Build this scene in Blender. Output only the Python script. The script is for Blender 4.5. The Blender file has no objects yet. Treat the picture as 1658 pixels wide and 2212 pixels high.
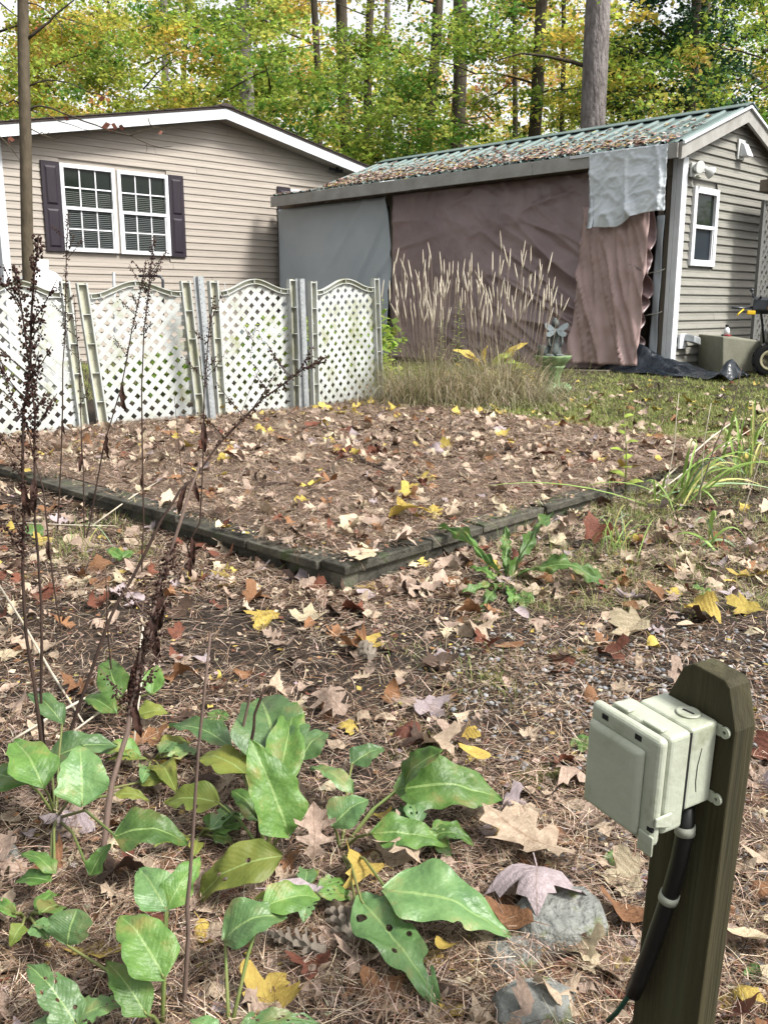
import bpy, bmesh, math, random
import numpy as np
from mathutils import Vector, Matrix
from mathutils.geometry import delaunay_2d_cdt
R = math.radians
rnd = random.Random(7)
rng = np.random.default_rng(7)
scene = bpy.context.scene
COL = scene.collection

# ------------------------------------------------------------------ camera, sky, sun, exposure
CZ, PITCH, FPX = 1.2, R(12.5), 1997.0          # eye height, downward tilt, focal length in pixels of the 1658x2212 view
cam = bpy.data.cameras.new('camera'); camo = bpy.data.objects.new('camera', cam); COL.objects.link(camo)
camo.location = (0, 0, CZ); camo.rotation_euler = (R(90) - PITCH, 0, 0)
cam.sensor_fit = 'VERTICAL'; cam.sensor_height = 36; cam.lens = 36 * FPX / 2212; cam.clip_end = 900; cam.clip_start = .05
scene.camera = camo
world = bpy.data.worlds.new('World'); scene.world = world; world.use_nodes = True
wn = world.node_tree; wn.nodes.clear()
sky = wn.nodes.new('ShaderNodeTexSky'); sky.sky_type = 'NISHITA'; sky.sun_disc = False
sky.sun_elevation = R(48); sky.sun_rotation = R(118); sky.air_density = 1.0; sky.dust_density = 3.0
hs = wn.nodes.new('ShaderNodeHueSaturation'); hs.inputs['Saturation'].default_value = .14
bg = wn.nodes.new('ShaderNodeBackground'); bg.inputs['Strength'].default_value = .072
wo = wn.nodes.new('ShaderNodeOutputWorld')
wn.links.new(sky.outputs[0], hs.inputs['Color']); wn.links.new(hs.outputs[0], bg.inputs[0]); wn.links.new(bg.outputs[0], wo.inputs[0])
sun = bpy.data.lights.new('sun', 'SUN'); sun.energy = 1.5; sun.angle = R(13); sun.color = (1, .96, .9)
suno = bpy.data.objects.new('sun', sun); COL.objects.link(suno)
SUNDIR = Vector((math.sin(R(118)) * math.cos(R(48)), math.cos(R(118)) * math.cos(R(48)), math.sin(R(48))))
suno.rotation_euler = SUNDIR.to_track_quat('Z', 'Y').to_euler()
scene.view_settings.view_transform = 'Standard'; scene.view_settings.look = 'None'
scene.view_settings.exposure = 2.12; scene.view_settings.gamma = 1; scene.view_settings.use_curve_mapping = False
scene.cycles.max_bounces = 6; scene.cycles.transparent_max_bounces = 8; scene.cycles.diffuse_bounces = 3

# ------------------------------------------------------------------ measuring helpers
CAM = Vector((0, 0, CZ))
def ray(px, py):
    x = (px - 829) / FPX; y = (1106 - py) / FPX
    return Vector((x, math.cos(PITCH) + y * math.sin(PITCH), -math.sin(PITCH) + y * math.cos(PITCH)))
def onplane(o, n, px, py):
    d = ray(px, py); return CAM + d * ((Vector(o) - CAM).dot(n) / d.dot(n))
def atY(px, py, Y):
    d = ray(px, py); return CAM + d * (Y / d.y)
def sst(a, b, x):
    t = min(max((x - a) / (b - a), 0), 1); return t * t * (3 - 2 * t)
def zg(x, y):
    return .04 * (min(y, 12) - 2.7) + .02 * max(min(x, 8), 0) * min(max((y - 5) / 5, 0), 1)
def zgn(x, y):
    x = np.asarray(x); y = np.asarray(y)
    return .04 * (np.minimum(y, 12) - 2.7) + .02 * np.clip(x, 0, 8) * np.clip((y - 5) / 5, 0, 1)
# the low timber platform: corner A, axes dx (to the right and away) and dy (to the left and away)
DA = R(46); DO = Vector((-.173, 3.67)); DX = Vector((math.cos(DA), math.sin(DA))); DY = Vector((-math.sin(DA), math.cos(DA)))
DW, DL = 4.5, 4.35
def decklocal(x, y):
    v = Vector((x, y)) - DO; return v.dot(DX), v.dot(DY)
def zd(y): return .165 + .018 * (y - 3.67)
def zs(x, y):
    a, b = decklocal(x, y)
    return zd(y) if (0 < a < DW and 0 < b < DL) else zg(x, y)
def zsn(x, y):
    a = (x - DO.x) * DX.x + (y - DO.y) * DX.y; b = (x - DO.x) * DY.x + (y - DO.y) * DY.y
    return np.where((a > 0) & (a < DW) & (b > 0) & (b < DL), .165 + .018 * (y - 3.67), zgn(x, y))
def G(px, py, h=0., f=zg):
    d = ray(px, py); t = 1.
    for _ in range(80):
        P = CAM + d * t; t += (P.z - f(P.x, P.y) - h) / (-d.z + .05)
    return CAM + d * t
def pxsize(n, P): return n / FPX * ((P - CAM).y * math.cos(PITCH) - (P.z - CZ) * math.sin(PITCH))

# ------------------------------------------------------------------ materials
def M(name, c1, c2=None, scale=5., rough=.8, bump=0., bscale=None, stretch=(1, 1, 1), rndv=0., vcol=False, transl=0.,
      spec=.3, metal=0., detail=5., c3=None, c3pos=.82, objveins=False, uvveins=False, bdist=.01, coat=0.):
    m = bpy.data.materials.new(name); m.use_nodes = True
    nt = m.node_tree; N = nt.nodes; L = nt.links
    b = N['Principled BSDF']; out = N['Material Output']
    b.inputs['Roughness'].default_value = rough; b.inputs['Specular IOR Level'].default_value = spec; b.inputs['Metallic'].default_value = metal
    if coat: b.inputs['Coat Weight'].default_value = coat
    tc = N.new('ShaderNodeTexCoord'); mp = N.new('ShaderNodeMapping'); mp.inputs['Scale'].default_value = stretch
    L.new(tc.outputs['Object'], mp.inputs['Vector'])
    oi = N.new('ShaderNodeObjectInfo')
    if rndv:
        ad = N.new('ShaderNodeVectorMath'); ad.operation = 'ADD'
        sc = N.new('ShaderNodeVectorMath'); sc.operation = 'SCALE'; sc.inputs[0].default_value = (13, 7, 5)
        L.new(oi.outputs['Random'], sc.inputs['Scale']); L.new(mp.outputs[0], ad.inputs[0]); L.new(sc.outputs[0], ad.inputs[1])
        vec = ad.outputs[0]
    else: vec = mp.outputs[0]
    nz = N.new('ShaderNodeTexNoise'); nz.inputs['Scale'].default_value = scale; nz.inputs['Detail'].default_value = detail; nz.inputs['Roughness'].default_value = .6
    L.new(vec, nz.inputs['Vector'])
    rp = N.new('ShaderNodeValToRGB')
    rp.color_ramp.elements[0].position = .3; rp.color_ramp.elements[0].color = (*c1, 1)
    rp.color_ramp.elements[1].position = .7 if c3pos > .7 else .55; rp.color_ramp.elements[1].color = (*(c2 or c1), 1)
    if c3:
        e = rp.color_ramp.elements.new(max(c3pos, .56)); e.color = (*c3, 1)
    L.new(nz.outputs['Fac'], rp.inputs['Fac'])
    col = rp.outputs['Color']
    def mul(colsock, valsock):
        mx = N.new('ShaderNodeMix'); mx.data_type = 'RGBA'; mx.blend_type = 'MULTIPLY'; mx.inputs['Factor'].default_value = 1
        L.new(colsock, mx.inputs[6]); L.new(valsock, mx.inputs[7]); return mx.outputs[2]
    if rndv:
        mr = N.new('ShaderNodeMapRange'); mr.inputs['To Min'].default_value = 1 - rndv; mr.inputs['To Max'].default_value = 1 + rndv
        L.new(oi.outputs['Random'], mr.inputs['Value']); col = mul(col, mr.outputs[0])
    if vcol:
        at = N.new('ShaderNodeAttribute'); at.attribute_name = 'Col'; col = mul(col, at.outputs['Color'])
    hsock = None
    if uvveins:
        uv = N.new('ShaderNodeSeparateXYZ'); L.new(tc.outputs['UV'], uv.inputs[0])
        def mth(op, a, bb=None):
            n = N.new('ShaderNodeMath'); n.operation = op
            for k, s in ((0, a), (1, bb)):
                if s is None: continue
                if isinstance(s, (int, float)): n.inputs[k].default_value = s
                else: L.new(s, n.inputs[k])
            return n.outputs[0]
        au = mth('ABSOLUTE', uv.outputs[0])
        s = mth('SINE', mth('MULTIPLY', mth('SUBTRACT', mth('ADD', uv.outputs[1], mth('MULTIPLY', nz.outputs['Fac'], .10)), mth('MULTIPLY', au, .28)), 44.))
        vein = mth('POWER', mth('MAXIMUM', s, 0.), 10.)
        rib = mth('LESS_THAN', au, .045)
        vm = mth('MAXIMUM', mth('MULTIPLY', vein, .045), mth('MULTIPLY', rib, .55))
        mx = N.new('ShaderNodeMix'); mx.data_type = 'RGBA'; L.new(vm, mx.inputs['Factor']); L.new(col, mx.inputs[6]); mx.inputs[7].default_value = (.26, .36, .13, 1)
        col = mx.outputs[2]; hsock = mth('MULTIPLY', mth('ABSOLUTE', s), .06)
    if objveins:
        sp_ = N.new('ShaderNodeSeparateXYZ'); L.new(tc.outputs['Object'], sp_.inputs[0])
        def mt(op, a, bb=None):
            n = N.new('ShaderNodeMath'); n.operation = op
            for k, q in ((0, a), (1, bb)):
                if q is None: continue
                if isinstance(q, (int, float)): n.inputs[k].default_value = q
                else: L.new(q, n.inputs[k])
            return n.outputs[0]
        ax_ = mt('ABSOLUTE', sp_.outputs[0]); sv = mt('SINE', mt('MULTIPLY', mt('SUBTRACT', sp_.outputs[1], mt('MULTIPLY', ax_, .85)), 42.))
        vn = mt('MAXIMUM', mt('MULTIPLY', mt('POWER', mt('MAXIMUM', sv, 0.), 14.), .4), mt('LESS_THAN', ax_, .013))
        mx = N.new('ShaderNodeMix'); mx.data_type = 'RGBA'; mx.blend_type = 'MULTIPLY'; L.new(mt('MULTIPLY', vn, .5), mx.inputs['Factor']); L.new(col, mx.inputs[6]); mx.inputs[7].default_value = (.6, .5, .42, 1)
        col = mx.outputs[2]; hsock = mt('MULTIPLY', sv, .12)
    L.new(col, b.inputs['Base Color'])
    if bump:
        bz = N.new('ShaderNodeTexNoise'); bz.inputs['Scale'].default_value = bscale or scale * 3; bz.inputs['Detail'].default_value = 6
        L.new(vec, bz.inputs['Vector'])
        bp = N.new('ShaderNodeBump'); bp.inputs['Strength'].default_value = bump; bp.inputs['Distance'].default_value = bdist
        h = bz.outputs['Fac']
        if hsock is not None:
            ad = N.new('ShaderNodeMath'); ad.operation = 'ADD'; L.new(h, ad.inputs[0]); L.new(hsock, ad.inputs[1]); h = ad.outputs[0]
        L.new(h, bp.inputs['Height']); L.new(bp.outputs[0], b.inputs['Normal'])
    if transl:
        tr = N.new('ShaderNodeBsdfTranslucent'); L.new(col, tr.inputs['Color'])
        ms = N.new('ShaderNodeMixShader'); ms.inputs[0].default_value = transl
        L.new(b.outputs[0], ms.inputs[1]); L.new(tr.outputs[0], ms.inputs[2]); L.new(ms.outputs[0], out.inputs['Surface'])
    return m

mat = {}
mat['earth'] = M('earth', (.016, .011, .008), (.04, .028, .02), 3.5, .95, 1., 45, c3=(.06, .043, .03), detail=9, bdist=.03)
mat['needle'] = M('needle', (1, 1, 1), None, 5, .75, vcol=True, spec=.2)
mat['litter'] = M('litter', (1, 1, 1), (.72, .7, .68), 60, .75, .5, 90, vcol=True, spec=.25)
mat['grass'] = M('grass', (1, 1, 1), None, 5, .7, vcol=True, transl=.25, spec=.2)
mat['gravel'] = M('gravel', (1, 1, 1), (.75, .75, .75), 60, .85, .4, 120, vcol=True)
mat['siding'] = M('siding', (.305, .268, .230), (.255, .224, .192), 2.2, .55, .12, 30, (1, 8, 8), rndv=.035, spec=.35)
mat['siding_g'] = M('siding_garage', (.225, .218, .19), (.18, .175, .153), 3, .6, .15, 30, (1, 6, 6), rndv=.06, spec=.3)
mat['white'] = M('white_paint', (.62, .63, .65), (.55, .56, .58), 6, .45, .05, 40)
mat['whitevinyl'] = M('white_vinyl', (.55, .57, .60), (.46, .475, .49), 4, .45, .05, 60, rndv=.03)
mat['shutter'] = M('shutter_plum', (.016, .0115, .017), (.022, .016, .023), 12, .5, .15, 60, (1, 1, .2))
mat['shingle'] = M('shingle', (.03, .024, .022), (.07, .055, .05), 25, .95, .6, 80)
mat['weatherwood'] = M('weathered_white_board', (.33, .325, .31), (.23, .22, .20), 4, .85, .3, 40, (1, 1, 1), c3=(.2, .17, .12))
mat['oldwood'] = M('old_grey_board', (.12, .095, .075), (.22, .19, .155), 6, .9, .6, 30, (1, 1, .12))
mat['timber'] = M('wet_timber', (.016, .015, .011), (.075, .07, .055), 7, .7, .9, 50, (1, 1, 1), rndv=.3, c3=(.045, .06, .024), c3pos=.66)
mat['deckboard'] = M('deck_board', (.085, .058, .042), (.15, .108, .082), 6, .85, .6, 40, (.2, 1, 1), rndv=.2)
mat['metalroof'] = M('green_metal_roof', (.085, .135, .122), (.15, .195, .19), 2.5, .42, .1, 20, metal=.15, spec=.5, rndv=.05)
mat['tarp'] = M('brown_tarp', (.165, .115, .116), (.24, .172, .17), 1.4, .34, .2, 30, spec=.5)
mat['pinktarp'] = M('faded_tarp', (.29, .195, .18), (.37, .26, .245), 2.4, .38, .2, 30, spec=.5)
mat['greytarp'] = M('grey_tarp', (.30, .34, .375), (.37, .405, .435), 1.2, .5, .2, 25, spec=.45)
mat['whitetarp'] = M('white_tarp', (.47, .51, .55), (.58, .615, .65), 3, .35, .35, 40, spec=.5, bdist=.01)
mat['blackplastic'] = M('black_plastic_sheet', (.008, .01, .014), (.018, .024, .032), 4, .25, .5, 14, spec=.4, bdist=.03)
mat['fence'] = M('cream_plastic', (.46, .48, .475), (.37, .385, .36), 5, .5, .1, 30, spec=.4, c3=(.26, .27, .175), c3pos=.68)
mat['fence_olive'] = M('olive_cream_plastic', (.31, .31, .22), (.43, .43, .34), 7, .55, .1, 30, spec=.4, c3=(.3, .29, .17))  # darker olive tone for the stile webs and top rail
mat['galv'] = M('galvanised_steel', (.27, .29, .30), (.42, .44, .45), 14, .5, .2, 60, metal=.6)
mat['dark'] = M('dark_gap', (.01, .01, .012), None, 5, .6)
mat['glass'] = M('window_glass', (.008, .012, .01), (.012, .016, .012), 2, .05, spec=.16)
mat['screen'] = M('insect_screen', (.012, .017, .024), (.018, .024, .03), 2, .3, spec=.12)
mat['blind'] = M('window_blind', (.10, .11, .10), (.13, .14, .13), 3, .6)
mat['greylattice'] = M('grey_lattice', (.12, .12, .112), (.085, .085, .08), 6, .75, .2, 30)
mat['concrete'] = M('concrete_green', (.14, .14, .105), (.19, .188, .145), 5, .9, .4, 40, c3=(.33, .34, .27))
mat['stone'] = M('grey_stone', (.10, .105, .095), (.21, .215, .20), 14, .92, 1., 45, detail=10, c3=(.10, .115, .035), bdist=.02, c3pos=.64)
mat['boxplastic'] = M('outlet_box_plastic', (.40, .425, .345), (.345, .365, .29), 9, .42, .15, 80, spec=.45, c3=(.23, .245, .165), detail=10, c3pos=.66)
mat['postwood'] = M('treated_post', (.015, .0135, .0065), (.046, .040, .018), 14, .8, .8, 60, (1, 1, .05), c3=(.055, .055, .028), c3pos=.66)
mat['conduit'] = M('black_conduit', (.008, .008, .008), (.013, .013, .012), 5, .4, spec=.4)
mat['clamp'] = M('white_clamp', (.36, .37, .31), (.27, .28, .23), 9, .5)
mat['cord'] = M('green_cord', (.015, .06, .04), None, 5, .5)
mat['stalk'] = M('dead_stalk', (.022, .013, .01), (.055, .033, .024), 30, .8, .4, 60, (1, 1, .2))
mat['stalkpale'] = M('pale_stalk', (.085, .058, .047), (.15, .105, .085), 20, .75, .3, 60, (1, 1, .2))
mat['straw'] = M('dry_straw', (.36, .31, .23), (.50, .45, .37), 20, .6, spec=.4)
mat['drystem'] = M('dry_stem', (.16, .125, .09), (.24, .19, .14), 20, .7)
mat['seed'] = M('dock_seed', (.018, .0075, .006), (.045, .018, .012), 40, .8)
mat['deadleaf'] = M('shrivelled_leaf', (.018, .008, .006), (.05, .021, .014), 20, .75, .6, 40)
mat['dock'] = M('dock_leaf', (.045, .105, .022), (.09, .172, .037), 16, .44, .5, 60, uvveins=True, spec=.4, transl=.18, rndv=.35, bdist=.009, c3=(.17, .17, .05), c3pos=.7)
mat['dockold'] = M('old_dock_leaf', (.10, .145, .028), (.19, .20, .04), 12, .5, .5, 30, uvveins=True, transl=.25, c3=(.10, .05, .02), rndv=.15)
mat['dockblue'] = M('broad_dock_leaf', (.05, .115, .037), (.10, .18, .062), 14, .40, .5, 55, uvveins=True, spec=.45, transl=.12, rndv=.3, bdist=.009, c3=(.18, .18, .07), c3pos=.7)
mat['petiole'] = M('petiole', (.11, .17, .045), (.17, .16, .06), 12, .5)
mat['bark_grey'] = M('grey_pine_bark', (.10, .085, .08), (.23, .205, .20), 9, .95, 1., 16, (1, 1, .3), bdist=.09)
mat['bark_dark'] = M('dark_bark', (.028, .022, .016), (.075, .06, .04), 5, .95, .8, 14, (1, 1, .3), bdist=.04, c3=(.06, .07, .03))
mat['bark_young'] = M('young_bark', (.055, .043, .028), (.10, .08, .053), 14, .9, .8, 34, (1, 1, .5), c3=(.16, .145, .11))
mat['foliage'] = M('foliage', (1, 1, 1), None, 5, .6, vcol=True, transl=.62, spec=.2)
mat['hemlock'] = M('hemlock_foliage', (1, 1, 1), None, 5, .6, vcol=True, transl=.2, spec=.25)
mat['verdigris'] = M('green_glaze', (.09, .15, .05), (.20, .29, .15), 7, .45, .3, 30, c3=(.33, .44, .33))
mat['statue'] = M('dark_statue', (.03, .038, .037), (.10, .115, .112), 14, .6, .4, 40)
mat['wing'] = M('statue_wing', (.15, .18, .195), (.24, .28, .30), 12, .55, .3, 40)
mat['rubber'] = M('rubber', (.012, .012, .013), (.02, .02, .02), 20, .7)
mat['machine'] = M('black_machine', (.014, .017, .022), (.03, .035, .045), 5, .3, spec=.5)
mat['rim'] = M('cream_rim', (.62, .56, .36), (.5, .45, .28), 5, .45)
mat['yellow'] = M('yellow_part', (.65, .42, .02), None, 5, .4)
mat['orange'] = M('orange_label', (.7, .38, .12), None, 5, .5)
mat['chrome'] = M('bright_metal', (.5, .52, .54), None, 5, .25, metal=.9)
mat['lamp'] = M('lamp_white', (.55, .56, .55), (.45, .46, .44), 6, .35)
mat['lens'] = M('lamp_lens', (.17, .16, .11), (.22, .21, .15), 30, .15)
mat['red'] = M('red_plastic', (.25, .02, .025), None, 5, .4)
mat['tank'] = M('white_tank', (.68, .69, .70), (.6, .62, .62), 3, .35)
mat['moss'] = M('moss', (1, 1, 1), None, 5, .9, vcol=True, transl=.2)

# ------------------------------------------------------------------ mesh helpers
def tag(o, label=None, cat=None, group=None, kind=None):
    if label: o['label'] = label
    if cat: o['category'] = cat
    if group: o['group'] = group
    if kind: o['kind'] = kind
    return o
def empty(name, loc=(0, 0, 0), rz=0., label=None, cat=None, group=None, mtx=None):
    o = bpy.data.objects.new(name, None); COL.objects.link(o); o.empty_display_size = .1
    o.location = loc; o.rotation_euler = (0, 0, rz)
    if mtx is not None: o.matrix_world = mtx
    return tag(o, label, cat, group)
def linkobj(name, me, parent=None):
    o = bpy.data.objects.new(name, me); COL.objects.link(o)
    if parent is not None: o.parent = parent
    return o
class MB:
    def __init__(s): s.v = []; s.f = []
    def quadbox(s, P):                       # eight points: 0-3 bottom ring, 4-7 top ring
        k = len(s.v); s.v += [tuple(p) for p in P]
        s.f += [(k+3, k+2, k+1, k), (k+4, k+5, k+6, k+7), (k, k+1, k+5, k+4), (k+1, k+2, k+6, k+5), (k+2, k+3, k+7, k+6), (k+3, k, k+4, k+7)]
        return s
    def box(s, x0, x1, y0, y1, z0, z1):
        return s.quadbox([(x0, y0, z0), (x1, y0, z0), (x1, y1, z0), (x0, y1, z0), (x0, y0, z1), (x1, y0, z1), (x1, y1, z1), (x0, y1, z1)])
    def bar(s, a, b, w, h, up=(0, 0, 1)):    # straight bar of section w x h
        a = Vector(a); b = Vector(b); d = (b - a).normalized(); u = Vector(up)
        sd = d.cross(u)
        if sd.length < 1e-4: sd = d.cross(Vector((1, 0, 0)))
        sd.normalize(); u = sd.cross(d)
        o = [(-1, -1), (1, -1), (1, 1), (-1, 1)]
        return s.quadbox([a + sd * (i * w / 2) + u * (j * h / 2) for i, j in o] + [b + sd * (i * w / 2) + u * (j * h / 2) for i, j in o])
    def tube(s, pts, rad, n=8, cap=True):
        pts = [Vector(p) for p in pts]; m = len(pts)
        if not hasattr(rad, '__len__'): rad = [rad] * m
        k0 = len(s.v); ref = None
        for i, p in enumerate(pts):
            d = (pts[min(i+1, m-1)] - pts[max(i-1, 0)]).normalized()
            if ref is None:
                ref = d.cross(Vector((0, 0, 1)))
                if ref.length < .05: ref = d.cross(Vector((1, 0, 0)))
            ref = (ref - d * ref.dot(d)).normalized(); bi = d.cross(ref)
            for j in range(n):
                a = 2 * math.pi * j / n
                s.v.append(tuple(p + (ref * math.cos(a) + bi * math.sin(a)) * rad[i]))
        for i in range(m - 1):
            for j in range(n):
                a = k0 + i * n + j; b = k0 + i * n + (j + 1) % n
                s.f.append((a, b, b + n, a + n))
        if cap:
            s.f.append(tuple(k0 + j for j in reversed(range(n)))); s.f.append(tuple(k0 + (m-1) * n + j for j in range(n)))
        return s
    def lathe(s, prof, n=24, c=(0, 0, 0), lob=0, nl=8, ph=0.):
        k0 = len(s.v)
        for (r, z) in prof:
            for j in range(n):
                a = 2 * math.pi * j / n; rr = r * (1 + lob * math.cos(nl * a + ph))
                s.v.append((c[0] + rr * math.cos(a), c[1] + rr * math.sin(a), c[2] + z))
        for i in range(len(prof) - 1):
            for j in range(n):
                a = k0 + i * n + j; b = k0 + i * n + (j + 1) % n
                s.f.append((a, b, b + n, a + n))
        s.f.append(tuple(k0 + j for j in reversed(range(n)))); s.f.append(tuple(k0 + (len(prof)-1) * n + j for j in range(n)))
        return s
    def prism(s, poly, a, b, ax=1):          # polygon in the other two axes extruded along axis ax
        k = len(s.v); n = len(poly)
        def P(u, w, t): return (u, t, w) if ax == 1 else ((t, u, w) if ax == 0 else (u, w, t))
        s.v += [P(u, w, a) for u, w in poly] + [P(u, w, b) for u, w in poly]
        s.f += [tuple(range(k, k+n)), tuple(reversed(range(k+n, k+2*n)))]
        s.f += [(k+i, k+n+i, k+n+(i+1) % n, k+(i+1) % n) for i in range(n)]
        return s
    def ball(s, c, r, n=8, m=6, sc=(1, 1, 1)):
        k0 = len(s.v)
        for i in range(m + 1):
            t = math.pi * i / m
            for j in range(n):
                a = 2 * math.pi * j / n
                s.v.append((c[0] + sc[0] * r * math.sin(t) * math.cos(a), c[1] + sc[1] * r * math.sin(t) * math.sin(a), c[2] + sc[2] * r * math.cos(t)))
        for i in range(m):
            for j in range(n):
                a = k0 + i * n + j; b = k0 + i * n + (j + 1) % n
                s.f.append((a, a + n, b + n, b))
        return s
    def mesh(s, name, m, smooth=False):
        me = bpy.data.meshes.new(name); me.from_pydata(s.v, [], s.f); me.materials.append(mat[m] if isinstance(m, str) else m)
        bm = bmesh.new(); bm.from_mesh(me); bmesh.ops.recalc_face_normals(bm, faces=bm.faces); bm.to_mesh(me); bm.free()
        if smooth: me.polygons.foreach_set('use_smooth', [True] * len(me.polygons))
        return me
    def build(s, name, m, parent=None, smooth=False, bevel=0., seg=2):
        o = linkobj(name, s.mesh(name, m, smooth), parent)
        if bevel:
            b = o.modifiers.new('bevel', 'BEVEL'); b.width = bevel; b.segments = seg; b.limit_method = 'ANGLE'; b.angle_limit = R(40)
        return o
def npmesh(name, V, F, m, cols=None, smooth=False):
    """V (n,3), F (k,3 or 4), cols per face (k,3)"""
    me = bpy.data.meshes.new(name); V = np.asarray(V, np.float32); F = np.asarray(F, np.int32); k = F.shape[1]
    me.vertices.add(len(V)); me.vertices.foreach_set('co', V.ravel())
    me.loops.add(F.size); me.loops.foreach_set('vertex_index', F.ravel())
    me.polygons.add(len(F)); me.polygons.foreach_set('loop_start', np.arange(0, F.size, k, dtype=np.int32))
    if smooth: me.polygons.foreach_set('use_smooth', np.ones(len(F), bool))
    me.materials.append(mat[m])
    if cols is not None:
        ca = me.color_attributes.new('Col', 'FLOAT_COLOR', 'CORNER')
        c = np.ones((len(F), k, 4), np.float32); c[:, :, :3] = np.asarray(cols, np.float32)[:, None, :]
        ca.data.foreach_set('color', c.ravel())
    me.update(calc_edges=True); me.validate()
    return me
def copy_tree(o, parent=None):
    c = o.copy(); COL.objects.link(c); c.parent = parent
    for ch in o.children: copy_tree(ch, c)
    return c
def ribbons(base, dirs, length, width, segs, droop, cols, name, m, side=None, taper=True, curl=None):
    """many curved blades as one numpy mesh: base (n,3), dirs (n,3) unit start direction, droop = bend towards -z"""
    n = len(base); ts = np.linspace(0, 1, segs + 1)
    if side is None:
        side = np.cross(dirs, np.array([0, 0, 1.])); ln = np.linalg.norm(side, axis=1, keepdims=True)
        a = rng.uniform(0, 2 * np.pi, n); alt = np.stack([np.cos(a), np.sin(a), 0 * a], 1)
        side = np.where(ln < .2, alt, side / np.maximum(ln, 1e-6))
    V = np.zeros((n, segs + 1, 2, 3))
    for i, t in enumerate(ts):
        c = base + dirs * (length * t)[:, None]
        c[:, 2] -= droop * length * t * t
        if curl is not None: c = c + side * (curl * length * t * t)[:, None]
        w = width * ((1 - .85 * t) if taper else 1.)
        V[:, i, 0] = c - side * w[:, None] / 2; V[:, i, 1] = c + side * w[:, None] / 2
    idx = np.arange(n * (segs + 1) * 2).reshape(n, segs + 1, 2)
    F = np.stack([idx[:, :-1, 0], idx[:, :-1, 1], idx[:, 1:, 1], idx[:, 1:, 0]], -1).reshape(-1, 4)
    return npmesh(name, V.reshape(-1, 3), F, m, np.repeat(cols, segs, 0))
def palette(n, cols, jit=.18, p=None):
    cols = np.array(cols); k = rng.choice(len(cols), n, p=p); c = cols[k] * (1 + rng.normal(0, jit, (n, 1)))
    return np.clip(c * (1 + rng.normal(0, .05, (n, 3))), .005, .95)

# ------------------------------------------------------------------ ground
def build_ground():
    xs = np.concatenate([np.linspace(-260, -14, 14), np.linspace(-12, 12, 97), np.linspace(14, 260, 14)])
    ys = np.concatenate([np.linspace(-60, -2, 8), np.linspace(0, 16, 81), np.linspace(18, 420, 22)])
    X, Y = np.meshgrid(xs, ys); Z = zgn(X, Y)
    Z = Z + .012 * np.sin(X * 5.1 + Y * 2.3) * np.sin(Y * 4.7 - X) + .008 * np.sin(X * 11 + 2) * np.sin(Y * 9)
    a = (X - DO.x) * DX.x + (Y - DO.y) * DX.y; b = (X - DO.x) * DY.x + (Y - DO.y) * DY.y
    ind = (a > -.15) & (a < DW + .1) & (b > -.15) & (b < DL + .1)
    Z = np.where(ind, np.minimum(Z, zd(Y) - .09), Z)
    w = len(xs); h = len(ys); I = np.arange(w * h).reshape(h, w)
    F = np.stack([I[:-1, :-1], I[:-1, 1:], I[1:, 1:], I[1:, :-1]], -1).reshape(-1, 4)
    me = npmesh('ground', np.stack([X, Y, Z], -1).reshape(-1, 3), F, 'earth', smooth=True)
    tag(linkobj('ground', me), 'brown earth under leaf litter and pine needles', 'ground', kind='structure')
build_ground()

# ------------------------------------------------------------------ the low timber platform
def build_deck():
    mtx = Matrix.Translation((DO.x, DO.y, 0)) @ Matrix.Rotation(DA, 4, 'Z')
    slope = .018
    # tilt in local axes so that the top follows zd
    gx, gy = slope * DX.y, slope * DY.y
    e = empty('deck_platform', label='low weathered timber platform buried under pine needles and leaves', cat='platform', mtx=mtx)
    def z(x, y): return .165 + gx * x + gy * y
    def slab(name, m, x0, x1, y0, y1, t, dz=0., bevel=.006, jit=0.):
        if name == 'rim_board': dz += rnd.uniform(-.012, .004); x0 += rnd.uniform(-.006, .008); y0 += rnd.uniform(-.006, .008); jit = .008
        top = [(x0, y0), (x1, y0), (x1, y1), (x0, y1)]
        P = [(x, y, z(x, y) - t + dz) for x, y in top] + [(x, y, z(x, y) + dz + rnd.uniform(-jit, jit)) for x, y in top]
        return MB().quadbox(P).build(name, m, e, bevel=bevel)
    # rim boards along the two near edges, each in several lengths
    cuts = [0.14, .62, 1.18, 2.05, 3.0, 3.7, DL]
    for a, b in zip(cuts[:-1], cuts[1:]): slab('rim_board', 'timber', -.02, .135, a + .004, b - .004, .04, rnd.uniform(-.006, .004), jit=.004)
    cuts = [-.01, .55, .93, 1.45, 2.05]
    for a, b in zip(cuts[:-1], cuts[1:]): slab('rim_board', 'timber', a + .004, b - .004, -.012, .132, .04, rnd.uniform(-.006, .004), jit=.004)
    # timbers below the rim
    slab('timber', 'timber', .012, .1, 0.03, DL, .15, -.044); slab('timber', 'timber', .105, 2.1, .012, .1, .15, -.044); slab('timber', 'timber', 2.11, DW, .05, .14, .12, -.06)
    # corner block
    slab('corner_block', 'timber', .004, .1, .004, .1, .17, -.046)
    n = 28; wd = (DW - .14) / n
    for i in range(n): slab('deck_board', 'deckboard', .14 + i * wd + .004, .14 + (i + 1) * wd - .004, .14, DL, .035, rnd.uniform(-.012, -.004), .004)
build_deck()

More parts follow.
